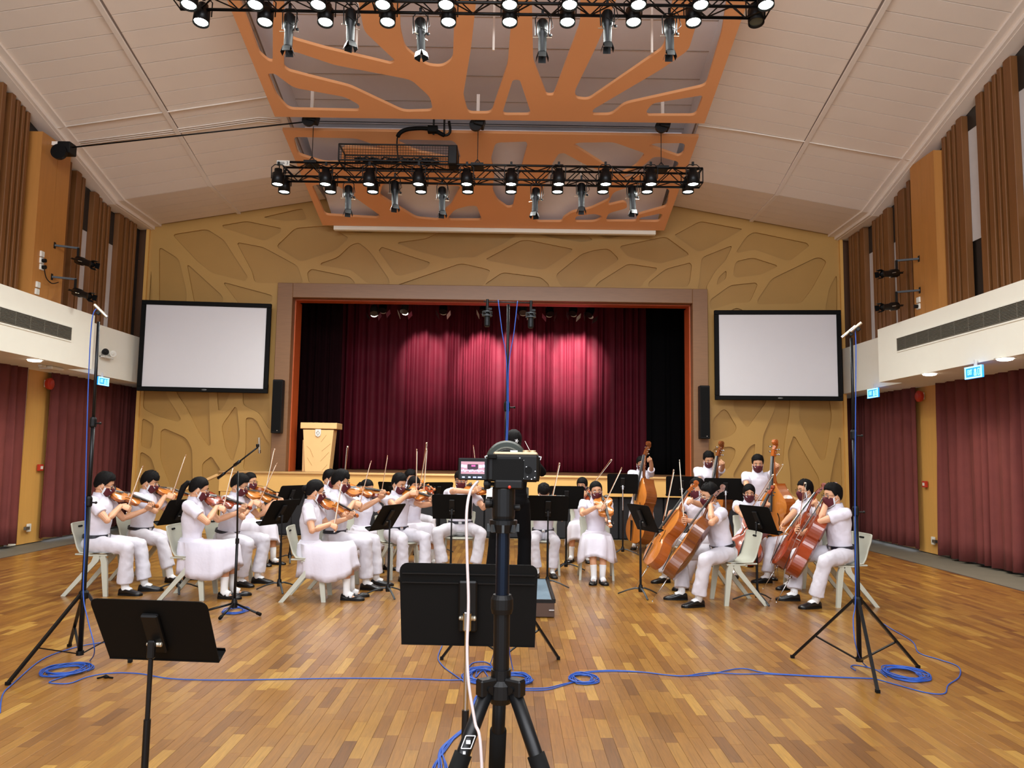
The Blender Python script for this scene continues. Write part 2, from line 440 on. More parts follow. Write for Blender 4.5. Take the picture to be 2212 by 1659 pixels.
opening = [(FX0+.02, 1.0), (FX1-.02, 1.0), (FX1-.02, FZ1-.02), (FX0+.02, FZ1-.02)]
def clipc(poly):
    bm = bmesh.new(); bm.faces.new([bm.verts.new((p[0], p[1], 0)) for p in poly])
    def cut(co, no):
        bmesh.ops.bisect_plane(bm, geom=bm.verts[:]+bm.edges[:]+bm.faces[:], plane_co=co, plane_no=no, clear_outer=True)
    cut((XL+.05, 0, 0), (-1, 0, 0)); cut((XR-.05, 0, 0), (1, 0, 0)); cut((0, .05, 0), (0, -1, 0))
    sl = .1735; cut((XC, zr(XC)-.12, 0), (sl, 1, 0)); cut((XC, zr(XC)-.12, 0), (-sl, 1, 0))
    cx_ = sum(p[0] for p in poly)/len(poly); cz_ = sum(p[1] for p in poly)/len(poly)
    if cz_ < FZ1-.1:
        if cx_ < FX0+.3: cut((FX0-.04, 0, 0), (1, 0, 0))
        elif cx_ > FX1-.3: cut((FX1+.04, 0, 0), (-1, 0, 0))
    else: 
        if FX0-.5 < cx_ < FX1+.5: cut((0, FZ1+.03, 0), (0, -1, 0))
    if not bm.faces: bm.free(); return None
    f = max(bm.faces, key=lambda f: f.calc_area()); r = [(v.co.x, v.co.y) for v in f.verts]; bm.free(); return r
def area2(p): return abs(sum(p[i-1][0]*p[i][1]-p[i][0]*p[i-1][1] for i in range(len(p))))/2
cells = [c for c in (clipc(c) for c in cells) if c and area2(c) > .02]
# walls stand up: local x -> world x, local y -> world z, local z -> world -y
UP = Matrix(((1,0,0,0),(0,0,-1,YW),(0,1,0,0),(0,0,0,1)))
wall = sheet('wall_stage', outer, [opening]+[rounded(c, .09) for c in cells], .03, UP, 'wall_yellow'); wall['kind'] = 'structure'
# dished cell faces, each a panel of its own behind its cut-out
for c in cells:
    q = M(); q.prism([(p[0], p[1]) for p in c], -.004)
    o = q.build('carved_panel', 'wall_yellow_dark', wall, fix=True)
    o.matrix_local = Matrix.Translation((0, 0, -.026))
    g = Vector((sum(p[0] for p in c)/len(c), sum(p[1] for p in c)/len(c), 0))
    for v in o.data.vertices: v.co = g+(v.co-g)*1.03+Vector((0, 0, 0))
m = M()
for a, b, c, d in ((XL, FX0+.02, -.02, 6.0), (FX1-.02, XR, -.02, 6.0)):
    m.box(((a+b)/2, YW+.055, (c+d)/2), (b-a, .04, d-c))
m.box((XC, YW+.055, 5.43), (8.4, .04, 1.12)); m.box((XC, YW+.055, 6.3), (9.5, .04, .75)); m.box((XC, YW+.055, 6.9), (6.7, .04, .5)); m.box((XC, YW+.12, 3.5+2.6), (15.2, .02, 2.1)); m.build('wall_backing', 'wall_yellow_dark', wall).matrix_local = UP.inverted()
m = M()
for xx in (XL-.03, XR+.03): m.box((xx, YW+.18, 3.02), (.06, .5, 6.04))
struct('trim_3', m, 'pilaster_low')

# ---- proscenium frame
pros = empty('proscenium_frame', (0, 0, 0), kind='structure')
for nm, c, d in (('side_board', (-4.45, 15.0, 3.035), (.3, .22, 3.69)), ('side_board', (3.71, 15.0, 3.035), (.3, .22, 3.69)), ('head_board', (-.37, 15.0, 4.735), (7.86, .22, .29))):
    m = M(); m.box(c, d, bev=.008); m.build(nm, 'frame_brown', pros)
for nm, c, d in (('reveal', (-4.29, 15.31, 2.88), (.02, .42, 3.38)), ('reveal', (3.55, 15.31, 2.88), (.02, .42, 3.38)), ('reveal', (-.37, 15.22, 4.58), (7.86, .26, .02))):
    m = M(); m.box(c, d); m.build(nm, 'frame_orange', pros)

# ---- stage: deck, nosing, fascia, store doors below, ramp parapets
stage = empty('stage', (0, 0, 0), kind='structure')
m = M(); m.box((XC, 17.97, 1.165), (13.4, 5.5, .05)); m.box((XC, 14.935, 1.165), (10.34, .23, .05)); m.box((-.37, 15.135, 1.165), (8.42, .17, .05)); m.build('deck', 'frame_brown', stage)
m = M(); m.tube([(-5.53, 14.79, 1.165), (4.83, 14.79, 1.165)], .028, 10); m.build('nosing', 'lectern', stage, smooth=True)
m = M(); m.box((XC, 14.82, .975), (10.36, .04, .34)); m.build('fascia', 'fascia_yellow', stage)
for i in range(11):
    xa = -4.75+i*.86
    m = M(); m.box((xa+.42, 14.93, .4), (.835, .03, .8), bev=.006); m.build('door_panel', 'apron_dark', stage)
m = M(); m.box((XC, 15.0, .4), (10.3, .04, .8)); m.build('door_backing', 'black', stage)
m = M(); m.box((-5.12, 14.85, .4), (.76, .08, .8)); m.build('end_panel', 'fascia_yellow', stage)
for sgn, x0 in ((-1, -5.53), (1, 4.83)):
    X = lambda d: x0+sgn*d
    pl = [(X(0), 0), (X(0), 1.1), (X(.05), 1.1), (X(1.72) if sgn < 0 else X(1.66), .33), (X(1.72) if sgn < 0 else X(1.66), 0)]
    m = M(); m.prism(pl, .05, (0, 14.86, 0), (1,0,0), (0,0,1)); m.build('ramp_parapet', 'wall_yellow', stage, fix=True)
    pl = [(X(0), 1.1), (X(.05), 1.13), (X(1.72) if sgn < 0 else X(1.66), .36), (X(1.72) if sgn < 0 else X(1.66), .31), (X(.05), 1.08)]
    m = M(); m.prism(pl, .09, (0, 14.88, 0), (1,0,0), (0,0,1)); m.build('ramp_coping', 'lectern', stage, fix=True)
    m = M(); m.box((X(.86), 14.79, .1), (1.7, .03, .2)); m.build('ramp_plinth', 'pilaster_low', stage)
# stage box (black) and curtains
m = M()
m.box((XC, 20.1, 3.5), (13, .1, 7)); m.box((-6.6, 17.8, 3.5), (.1, 4.6, 7)); m.box((5.9, 17.8, 3.5), (.1, 4.6, 7)); m.box((XC, 17.9, 6.6), (13, 5.4, .1))
m.box((-5.8, 15.55, 3.5), (3.0, .05, 7)); m.box((5.1, 15.55, 3.5), (3.0, .05, 7)); m.box((XC, 15.6, 5.75), (13, .05, 2.0))
struct('wall_stage_house', m, 'stage_black')
def curtain(name, a, b, z0, z1, material, folds, amp, label=None, cat=None, group=None, kind=None, seed=1, nz=9, n=7, rag=.0, gather=.0):
    """hanging cloth from plan point a to b with random soft folds"""
    r = random.Random(seed); a = Vector((a[0], a[1], 0)); b = Vector((b[0], b[1], 0)); L = (b-a).length; t = (b-a)/L; nn = Vector((-t.y, t.x, 0))
    ph = [0.]
    for i in range(folds): ph.append(ph[-1]+r.uniform(.35, 1.7))
    ph = [p/ph[-1] for p in ph]; am = [r.uniform(.35, 1.25)*amp for _ in ph]; mm = M(); R = []
    sk = [r.uniform(-1, 1) for _ in ph]
    N = folds*n
    for k in range(nz+1):
        f = k/nz; z = z0+(z1-z0)*f; front = []; back = []
        for i in range(N+1):
            j = min(i//n, folds-1); u = (i-j*n)/n; s = ph[j]+(ph[j+1]-ph[j])*u
            aa = am[j]*(1-u)+am[j+1]*u
            h = aa*(sin(2*pi*u+.5*sin(2*pi*u))*(.55+.45*(1-f)) + .22*sin(4*pi*u+sk[j]*3+f*2.))
            shift = (sk[j]*(1-u)+sk[min(j+1, folds)]*u)*.03*(1-f)
            s2 = .5+(s-.5)*(1-gather*f*(1-f)*0)
            p = a+t*(L*s2+shift)+nn*h; p.z = z+(rag*sin(j*1.7+u*3) if k == 0 else 0)
            front.append(p); back.append(p+nn*.012)
        R.append(front+back[::-1])
    mm.rings(R); o = mm.build(name, material, smooth=True)
    return tag(o, label, cat, group, kind)
cst = curtain('stage_curtain', (-4.0, 18.0), (3.3, 18.0), 1.2, 6.3, 'curtain_stage', 38, .085, 'crimson velvet stage curtain drawn across the back of the stage, lit by spots from above', 'curtain', seed=5, nz=12, n=8)
curtain('stage_curtain', (-5.6, 16.75), (-3.75, 16.9), 1.2, 6.3, 'curtain_dark', 12, .06, 'near-black maroon side curtain behind the lectern', 'curtain', seed=6)
curtain('stage_curtain', (3.0, 16.9), (5.3, 16.75), 1.2, 6.3, 'stage_black', 13, .06, 'black side curtain at the right end of the stage', 'curtain', seed=8)
# ---- ceiling: base slabs, boards, ribs, cornice, flat core
ceil = empty('ceiling', (0, 0, 0), kind='structure')
CW = 3.35          # half width of the flat core
ys = [-6., 8.2, 13.6, 15.3]
m = M()
for sg in (-1, 1):
    for i in range(3):
        y0, y1 = ys[i], ys[i+1]; xa, xb = XC+sg*8.2, XC+sg*CW
        c = [(xa, y0, zceil(xa, y0)), (xa, y1, zceil(xa, y1)), (xb, y1, zceil(xb, y1)), (xb, y0, zceil(xb, y0))]
        if sg > 0: c = c[::-1]
        quadslab(m, [(p[0], p[1], p[2]+.02) for p in c], .1)
m.build('ceiling_deck', 'soffit', ceil, fix=True)
m = M()
for i in range(3):
    y0, y1 = ys[i], ys[i+1]; z0, z1 = zceil(XC+CW, y0)+.45, zceil(XC+CW, y1)+.45
    quadslab(m, [(XC-CW, y0, z0), (XC-CW, y1, z1), (XC+CW, y1, z1), (XC+CW, y0, z0)], .1)
    for sg in (-1, 1):
        x = XC+sg*CW; m.add([(x-.03, y0, z0), (x-.03, y1, z1), (x-.03, y1, z1-.5), (x-.03, y0, z0-.5), (x+.03, y0, z0), (x+.03, y1, z1), (x+.03, y1, z1-.5), (x+.03, y0, z0-.5)], [(0,1,2,3),(7,6,5,4),(2,1,5,6),(0,3,7,4)])
m.build('ceiling_core', 'ceiling_core', ceil, fix=True)
for side, cols in ((-1, ((-7.08, -5.54), (-5.46, XC-CW-.02))), (1, ((XC+CW+.02, 4.76), (4.84, 6.38)))):
    for xa, xb in cols:
        y = 7.9
        while y < 15.0:
            y1 = min(y+.285, 15.08)
            if y < 13.6 < y1: y1 = 13.6
            g = .006; c = [(xx, yy, zceil(xx, yy)) for xx, yy in ((xa, y+g), (xa, y1-g), (xb, y1-g), (xb, y+g))]
            q = M(); quadslab(q, c, .018); q.build('ceiling_board', 'ceiling_board', ceil)
            y = y1
for xx in (-5.5, 4.8):
    for y0, y1 in ((7.9, 13.6), (13.6, 15.1)):
        q = M(); q.bar((xx, y0, zceil(xx, y0)), (xx, y1, zceil(xx, y1)), .07, .03); q.build('ceiling_rib', 'ceiling_rib', ceil)
for i, (xx, sg) in enumerate(((XL, -1), (XR, 1))):
    q = M()
    for y0, y1 in ((5., 8.2), (8.2, 13.6), (13.6, 15.12)):
        for dx, dz, wd, hh in ((.10, -.0, .22, .05), (.03, -.05, .10, .07), (-.02-.2, -.085, .5, .02)):
            q.bar((xx-sg*dx, y0, zc(y0)+.03+dz), (xx-sg*dx, y1, zc(y1)+.03+dz), wd, hh)
    struct('trim_%d' % (i+4), q, 'ceiling_rib')
m = M()
for y in [8.4+.285*k*2 for k in range(11)]:
    z = zceil(XC+CW, y)+.45; m.box((XC, y, z-.004), (2*CW-.06, .012, .008))
m.build('core_joints', 'soffit', ceil)['kind'] = 'stuff'

# ---- suspended orange fretwork panels
def pp(pts, s, ox, oy, plane):
    """pixel list -> local coordinates on a tilted panel plane (origin O, axes x and v)"""
    O, V = plane; V = Vector(V).normalized(); O = Vector(O); n = Vector((1, 0, 0)).cross(V); r = []
    for a, b in pts:
        d = ray(ox+a/s, oy+b/s); t = (O-C0).dot(n)/d.dot(n); q = C0+d*t-O; r.append((q.x, q.dot(V)))
    return r
def fret(name, plane, outer, holes, label):
    O, V = plane; mw = frame(O, Vector(V), Vector((1, 0, 0)).cross(Vector(V)).normalized())
    o = sheet(name, outer, [rounded(h, .09) for h in holes], .05, mw, 'panel_orange')
    return tag(o, label, 'ceiling panel', 'suspended fretwork ceiling panels')
plF = ((0, 12.0, 6.76), (0, 2.8, -.72))
K1 = (4.424, 560, 250); K2 = (4.424, 1040, 250)
LF = 2.8/cos(atan(.72/2.8))
holesF = [pp(h, *K1, plF) for h in (
  [(325,190),(930,205),(1230,310),(800,290),(780,440),(620,440),(370,360)],
  [(1330,250),(1330,215),(1850,225),(1895,270),(1930,400),(1880,410),(1500,330)],
  [(500,650),(740,650),(930,780),(1160,945),(1130,970),(630,940)],
  [(1180,640),(1380,640),(1930,660),(1830,850),(1790,880),(1720,990),(1500,970),(1150,755)],
  [(1800,970),(1870,885),(2000,850),(2080,850),(2130,990),(1830,990)],
  )]+[pp(h, *K2, plF) for h in (
  [(135,245),(430,235),(440,270),(370,530),(300,860),(250,870),(150,800),(105,700),(125,540),(90,400)],
  [(680,440),(740,350),(790,345),(1000,460),(1240,560),(1200,640),(1230,790),(1040,880),(870,910),(780,970),(770,1005),(520,1005),(560,760),(640,560)],
  [(870,265),(930,245),(1260,240),(1570,350),(1480,470),(1300,560),(1160,450)],
  [(1590,275),(1660,250),(1950,250),(1930,350),(1880,378)],
  [(1640,385),(1700,380),(1890,430),(1870,500),(1500,560),(1360,600),(1340,580),(1540,470)],
  [(1200,850),(1260,720),(1500,640),(1800,690),(1770,860),(1480,940),(1490,1000),(1180,1000),(1215,920),(1400,870),(1370,810)],
  [(890,1005),(900,950),(1080,925),(1170,955),(1090,1005)],
  [(1500,1000),(1510,965),(1700,925),(1735,935),(1700,1005)],
  )]
fret('ceiling_panel', plF, [(-3.74, 0), (2.99, 0), (2.99, LF), (-3.74, LF)], [h for h in holesF], 'orange fretwork panel hung over the far lighting truss, nearer the stage')
m = M(); m.box((XC, 14.86, 6.0), (6.35, .1, .12)); o = m.build('ceiling_bulkhead', 'white_paint'); o['kind'] = 'structure'; o.name = 'trim_6'
q = M(); z0_, z1_ = 7.02, 6.16
quadslab(q, [(XC-3.2, 12.6, z0_-.0), (XC-3.2, 14.84, z1_), (XC+3.2, 14.84, z1_), (XC+3.2, 12.6, z0_)], .04)
quadslab(q, [(XC-3.2, 14.80, z1_-.1), (XC-3.2, 14.84, z1_-.1), (XC+3.2, 14.84, z1_-.1), (XC+3.2, 14.80, z1_-.1)], .14); struct('trim_7', q, 'ceiling_core', fix=True)
plN = ((0, 11.6, 6.80), (0, -3.2, .896))
K3 = (2.9493, 380, 0); K4 = (2.9493, 1050, 0)
holesN = [pp(h, *K3, plN) for h in (
  [(390,-60),(620,-60),(618,385),(590,380),(530,330),(480,180)],
  [(690,-60),(1150,-60),(1200,190),(1400,380),(1370,400),(950,300),(740,240),(690,180)],
  [(690,330),(760,320),(1010,405),(1500,500),(1620,610),(1640,700),(1450,705),(1110,545),(850,480),(720,445),(688,420)],
  [(585,460),(630,460),(750,550),(1080,610),(1170,660),(1170,700),(720,690),(640,600)],
  [(1425,-60),(1780,-60),(1765,370),(1700,418),(1600,410),(1460,300),(1430,180)],
  [(1920,-60),(2150,-60),(2115,400),(2010,715),(1860,715),(1830,600),(1880,300)],
  )]+[pp(h, *K4, plN) for h in (
  [(170,500),(215,500),(290,725),(100,725)],
  [(290,-60),(600,-60),(600,140),(430,600),(385,600),(300,380)],
  [(850,-60),(1200,-60),(1130,300),(650,630),(570,620),(565,570),(700,290)],
  [(1290,310),(1400,-60),(1540,-60),(1500,200),(1400,540),(880,655),(800,725),(675,725),(680,690),(1120,430)],
  [(1020,700),(1060,650),(1370,600),(1380,610),(1335,730),(1025,730)],
  )]
LN = 3.2/cos(atan(.28))
fret('ceiling_panel', plN, [(-3.74, 0), (-3.74, LN), (2.98, LN), (2.98, 0)], holesN, 'orange fretwork panel above the nearer lighting truss, at the top edge of view')
# hanger rods of the two panels
for k, (xx, yy, zz) in enumerate(((-2.2, 10.2, 7.15), (-.3, 10.2, 7.15), (1.9, 10.2, 7.15), (-2.6, 13.2, 6.42), (1.2, 13.2, 6.42))):
    m = M(); m.box((xx, yy, (zz+zceil(XC+CW, yy)+.45)/2), (.03, .03, zceil(XC+CW, yy)+.45-zz)); tag(m.build('hanger_rod', 'ceiling_rib'), 'thin painted hanger rod, %s' % ('left of three above the nearer panel', 'middle of three above the nearer panel', 'right of three above the nearer panel', 'left of two above the farther panel', 'right of two above the farther panel')[k], 'rod', 'hanger rods above the orange panels')

# ---- side walls
def yof(px, py, x): return onx(px, py, x).y
ZB, ZT = 2.86, 3.75       # bulkhead box
def side(sg):
    W = XL if sg < 0 else XR; nm = 'left' if sg < 0 else 'right'
    X = lambda d: W+sg*d        # d metres outwards from the wall face
    root = empty('wall_%s' % nm, (0, 0, 0), kind='structure')
    LW = -7.97 if sg < 0 else 7.27
    m = M(); m.box((LW+sg*.1, 6.5, 1.45), (.1, 23, 2.9)); m.build('lower_wall', 'wall_yellow_dark', root)
    m = M(); m.box((X(.27), 6.5, 6.2), (.1, 17.6, 5.0)); m.build('upper_wall', 'dark_glass', root)
    # band and projecting bulkhead box
    yb = 12.52 if sg < 0 else 12.74; fx = -6.85 if sg < 0 else 6.15
    m = M(); m.box(((W+LW)/2+sg*.06, (yb+17)/2, (ZB+ZT)/2), (abs(LW-W)+.12, 17-yb, ZT-ZB)); m.build('band', 'white_paint', root)
    m = M(); m.box(((fx+LW)/2+sg*.1, (yb-6)/2, (ZB+ZT)/2), (abs(LW-fx)+.2, yb+6, ZT-ZB)); o = m.build('bulkhead', 'white_paint', root)
    # grille
    ga, gb = (onx(154, 722, fx), onx(0, 690, fx)) if sg < 0 else (onx(1938, 745, fx), onx(2212, 690, fx))
    gy0 = min(gb.y, 9.)-2.; gy1 = ga.y; zc_ = ga.z; gz = .2
    q = M(); q.box((fx-sg*.004, (gy0+gy1)/2, zc_), (.012, gy1-gy0, gz+.05)); g = q.build('air_grille', 'white_paint', root)
    q = M(); q.box((fx-sg*.011, (gy0+gy1)/2, zc_), (.004, gy1-gy0-.05, gz)); q.build('grille_core', 'text_grey', g)
    q = M()
    for k in range(11):
        q.box((fx-sg*.016, (gy0+gy1)/2, zc_-gz/2+gz*(k+.5)/11), (.012, gy1-gy0-.05, .008), Matrix.Rotation(sg*.5, 3, 'Y'))
    for k in range(int((gy1-gy0)/.33)): q.box((fx-sg*.014, gy0+.2+k*.33, zc_), (.012, .012, gz))
    q.build('louvre', 'grille', g)['kind'] = 'stuff'
    m = M(); m.box((X(.35), 15.12, 4.9), (.72, .06, 2.6)); m.build('end_board', 'fin_dark', root)
    # upper fins, windows, pilaster
    s, ox, py = (3.456, 0, 440) if sg < 0 else (2.592, 1800, 380)
    fins = ([(-60,-15),(15,60),(68,100),(112,140),(150,180),(490,520),(545,600),(605,630),(690,740),(745,765),(775,800),(808,832),(885,935),(945,975),(985,1008),(1015,1035),(1042,1095)] if sg < 0 else
            [(30,70),(75,90),(92,103),(105,132),(137,170),(207,225),(228,247),(250,268),(270,308),(335,352),(355,403),(405,428),(612,634),(642,662),(670,690),(696,742),(812,860),(864,905),(909,935),(940,970),(976,1040),(1130,1180),(1200,1260)])
    FX = X(.1)
    for a, b in fins:
        ya, yb2 = yof(ox+a/s, py, FX), yof(ox+b/s, py, FX)
        y0, y1 = min(ya, yb2), max(ya, yb2); wd = (y1-y0)*.72; yc = y1-wd/2
        if y1 > 15.05: continue
        zt = zc(yc)-.07; q = M(); q.box((X(.15), yc, (3.6+zt)/2), (.10, wd, zt-3.6), bev=.006); q.build('fin', 'fin_wood', root)
    wins = ([(640,690,5.35,3.7),(835,885,5.35,3.7),(520,545,5.3,3.7),(-40,40,6.6,3.7),(1095,1110,5.3,3.7)] if sg < 0 else [(175,207,5.45,3.7),(308,336,5.4,3.7),(742,815,6.45,4.78),(1040,1120,6.5,4.8),(403,410,5.4,3.7)])
    for i, (a, b, zt, zb) in enumerate(wins):
        ya, yb2 = yof(ox+a/s, py, X(.2)), yof(ox+b/s, py, X(.2)); y0, y1 = min(ya, yb2)-.06, max(ya, yb2)+.12
        if y1 > 15.04: y1 = 15.04
        if y1-y0 < .03: continue
        wn = empty('window_%d' % (i+1+(0 if sg < 0 else 5)), (0, 0, 0), kind='structure')
        q = M(); q.box((X(.205), (y0+y1)/2, (zt+zb)/2), (.01, y1-y0, zt-zb)); q.build('blind', 'blind_white', wn)
        q = M(); q.box((X(.2), (y0+y1)/2, (zt+zc(y0)-.1)/2), (.015, y1-y0, zc(y0)-.1-zt)); q.build('dark_pane', 'dark_glass', wn)
    pa, pb, pc = (190, 280, 505) if sg < 0 else (610, 565, 430)
    y2, y1, y0 = yof(ox+pc/s, py, X(-.02)), yof(ox+pb/s, py, X(-.02)), yof(ox+pb/s, py, X(-.02))
    q = M(); zt = zc(y2)-.05
    p = empty('pilaster', (0, 0, 0)); p.parent = root
    ym = (y1*.45+y2*.55)
    zz = zc(y2)-.04
    for (u0, u1) in ((y1, ym-.004), (ym+.004, y2)):
        q = M(); q.box((X(.18), (u0+u1)/2, (3.6+zz)/2), (.4, u1-u0, zz-3.6)); q.build('wood_panel', 'pilaster_wood', p)
    # lower pilaster with reveal, curtains
    P = [(59,800),(114,800)] if sg < 0 else [(2027,900),(1979,900)]
    la, lb = yof(*P[0], LW), yof(*P[1], LW)
    q = M(); q.box((LW+sg*.02, (la+lb)/2, 1.43), (.1, abs(lb-la), 2.86)); q.build('lower_pilaster', 'pilaster_low', root)
    q = M(); q.box((LW+sg*.0, min(la, lb)-.12, 1.43), (.05, .22, 2.86)); q.build('door_frame', 'white_paint' if sg < 0 else 'grey_metal', root)
    return root, la, lb, LW, fx
WL = side(-1); WRt = side(1)
# daylight slipping under the curtain hems: glazed doors behind the curtains
for i, (xx, y0, y1) in enumerate(((-8.0, 13.3, 15.6), (-8.0, 9.0, 12.2), (7.3, 13.8, 16.4))):
    d = empty('door_%d' % (i+1), (0, 0, 0), kind='structure')
    mt = mat('day_glass', (214,232,255), .2, emit=1.5)
    m = M(); m.box((xx, (y0+y1)/2, 1.2), (.02, y1-y0, 2.3)); m.build('glazing', 'day_glass', d)
    m = M(); sgx = 1 if xx < 0 else -1
    for yy in (y0, (y0+y1)/2, y1): m.box((xx+sgx*.02, yy, 1.2), (.03, .06, 2.4))
    m.build('door_frame', 'grey_metal', d)
curtain('side_curtain', (-7.84, WL[2]-.22), (-7.84, 16.4), .055, 2.86, 'curtain_side', 15, .085, 'dark red curtain left of the stage, under the first exit sign', 'curtain', 'side wall curtains', seed=11, rag=.012)
curtain('side_curtain', (-7.84, 8.0), (-7.84, WL[1]-.22), .055, 2.86, 'curtain_side', 20, .10, 'dark red curtain cut by the left edge of the picture', 'curtain', 'side wall curtains', seed=12, rag=.012)
curtain('side_curtain', (7.14, 16.9), (7.14, WRt[2]-.22), .05, 2.86, 'curtain_side', 16, .085, 'dark red curtain right of the stage behind the right tall microphone stand', 'curtain', 'side wall curtains', seed=13, rag=.012)
curtain('side_curtain', (7.14, WRt[1]-.22), (7.14, 8.0), .03, 2.86, 'curtain_side', 20, .12, 'tall dark red curtain lit by downlights at the right edge of the picture', 'curtain', 'side wall curtains', seed=14, rag=.012)
m = M(); m.box((-7.9, 17.1, 1.5), (1.3, .1, 3.0)); m.box((7.3, 17.1, 1.5), (1.4, .1, 3.0)); struct('wall_corner_niches', m, 'wall_yellow_dark')
# ================================================================ lighting rigs
def can_parts():
    P = {}
    m = M(); m.lathe((0,0,0), [(.0,.0),(.06,.0),(.062,-.06),(.092,-.075),(.095,-.26),(.09,-.26),(.085,-.235),(.0,-.235)], seg=22); P['housing'] = (m.mesh('housing', 'black_metal', True), (0,0,0))
    m = M(); m.lathe((0,0,-.232), [(0,0),(.078,0),(.078,-.006),(0,-.01)], seg=20); P['lens'] = (m.mesh('lens', 'lamp_glow', False), (0,0,0))
    m = M(); m.tube([(-.105,0,-.15),(-.108,0,.03),(-.06,0,.075),(.06,0,.075),(.108,0,.03),(.105,0,-.15)], .008, 6); m.box((0,0,.09), (.035,.03,.06)); P['yoke'] = (m.mesh('yoke', 'black_metal'), (0,0,0))
    return P
CAN = can_parts()
SPOT = bpy.data.lights.new('can_beam', 'SPOT'); SPOT.energy = CAN_W; SPOT.spot_size = radians(156); SPOT.spot_blend = .7; SPOT.shadow_soft_size = .075; SPOT.color = (.98, 1., .96)
def can(p, aim, label, on=True):
    r = empty('stage_can_light', p, label=label, cat='stage light', group='round LED cans on the trusses')
    q = (Vector(aim)-Vector(p)).to_track_quat('-Z', 'Y').to_matrix().to_4x4()
    for k, (me, o) in CAN.items():
        c = put(k, me, r, (Matrix.Translation(Vector(o)) @ q) if k != 'yoke' else Matrix.Identity(4))
        if k == 'lens' and not on: c.data = me.copy(); c.data.materials.clear(); c.data.materials.append(MATS['lens_dark'])
    if on:
        l = bpy.data.objects.new('beam', SPOT); COL.objects.link(l); l.parent = r; l.matrix_local = q @ Matrix.Translation((0,0,-.25))
    return r
def prof_parts():
    P = {}
    m = M(); m.lathe((0,0,0), [(0,.02),(.05,.02),(.062,-.0),(.068,-.12),(.062,-.17),(.05,-.19),(.05,-.38),(.046,-.4),(0,-.4)], seg=18); P['barrel'] = m.mesh('barrel', 'black_metal', True)
    m = M()
    for a in range(8): m.box((cos(a*pi/4)*.064, sin(a*pi/4)*.064, -.06), (.006,.006,.12), Matrix.Rotation(a*pi/4, 3, 'Z'))
    P['cooling_fins'] = m.mesh('cooling_fins', 'black')
    m = M()
    for a in range(4):
        R = Matrix.Rotation(a*pi/2, 3, 'Z') @ Matrix.Rotation(.32, 3, 'X'); m.box(R @ Vector((0, .0, 0))+Matrix.Rotation(a*pi/2, 3, 'Z') @ Vector((0,.06,-.435)), (.09,.004,.08), R)
    P['barn_door'] = m.mesh('barn_door', 'black_metal')
    m = M(); m.tube([(-.11,0,-.195),(.11,0,-.195)], .005, 6); m.tube([(0,-.07,-.195),(0,.03,-.195)], .005, 6); m.ell((-.0,-.055,-.2), (.012,.012,.012), 8, 5); P['shutter_handle'] = m.mesh('shutter_handle', 'silver_mic')
    m = M(); m.tube([(-.078,0,-.16),(-.085,0,.05),(-.05,0,.09),(.05,0,.09),(.085,0,.05),(.078,0,-.16)], .007, 6); m.box((0,0,.12), (.03,.03,.07)); m.ell((.095,0,-.16), (.02,.01,.02), 8, 5); P['yoke'] = m.mesh('yoke', 'black_metal')
    return P
PROF = prof_parts()
def profile(p, aim, label, group, cord=True, extra=None):
    r = empty('profile_spotlight', p, label=label, cat='spotlight', group=group)
    q = (Vector(aim)-Vector(p)).to_track_quat('-Z', 'Y').to_matrix().to_4x4()
    for k, me in PROF.items(): put(k, me, r, q if not (k == 'yoke' and cord) else Matrix.Identity(4))
    if cord:
        m = M(); m.tube([(.0,-.03,.16),(.09,-.06,.05),(.12,-.07,-.1),(.07,-.08,-.16),(-.02,-.07,-.1)], .005, 6); m.build('power_cord', 'black', r, smooth=True)
    return r
brace_me = {}
def truss(name, x0, x1, y, ztop, label, sec=.23, dep=.23):
    t = empty(name, ((x0+x1)/2, y, ztop), label=label, cat='truss', group='lighting trusses')
    L = (x1-x0)/2; C = [(0, 0), (0, -sec), (dep, 0), (dep, -sec)]
    for dy, dz in C:
        m = M(); m.tube([(-L, dy, dz), (L, dy, dz)], .019, 8); m.build('chord', 'black_metal', t, smooth=True)
    def br(a, b, nm='brace'):
        a = Vector(a); b = Vector(b); k = round((b-a).length, 3)
        if k not in brace_me:
            m = M(); m.tube([(0,0,0), (0,k,0)], .009, 6); brace_me[k] = m.mesh(nm, 'black_metal')
        put(nm, brace_me[k], t, frame(a, b-a, (.3,.2,1) if abs((b-a).normalized().z) < .9 else (1,0,0)))
    n = int(round((x1-x0)/.47)); st = (x1-x0)/n
    for i in range(n):
        xa = -L+i*st; xm = xa+st/2; xb = xa+st
        for (p, q) in ((C[0], C[1]), (C[2], C[3]), (C[0], C[2]), (C[1], C[3])):
            br((xa, *p), (xm, *q)); br((xm, *q), (xb, *p))
    for x in (-L, -L+2*L/3, -L+4*L/3, L):
        for p, q in ((C[0], C[1]), (C[2], C[3]), (C[0], C[2]), (C[1], C[3])): br((x, *p), (x, *q), 'end_frame')
    return t
TF = truss('lighting_truss', -3.70, 3.0, 11.8, 6.13, 'black box truss hung in front of the far orange panel, with ten pairs of cans')
TN = truss('lighting_truss', -4.0, 2.98, 8.5, 7.03, 'black box truss along the very top edge of the picture')
ords = ['leftmost', 'second', 'third', 'fourth', 'fifth', 'sixth', 'seventh', 'eighth', 'ninth', 'rightmost']
def ordn(i, n=10): return 'leftmost' if i == 0 else 'rightmost' if i == n-1 else ords[i]+' from left'
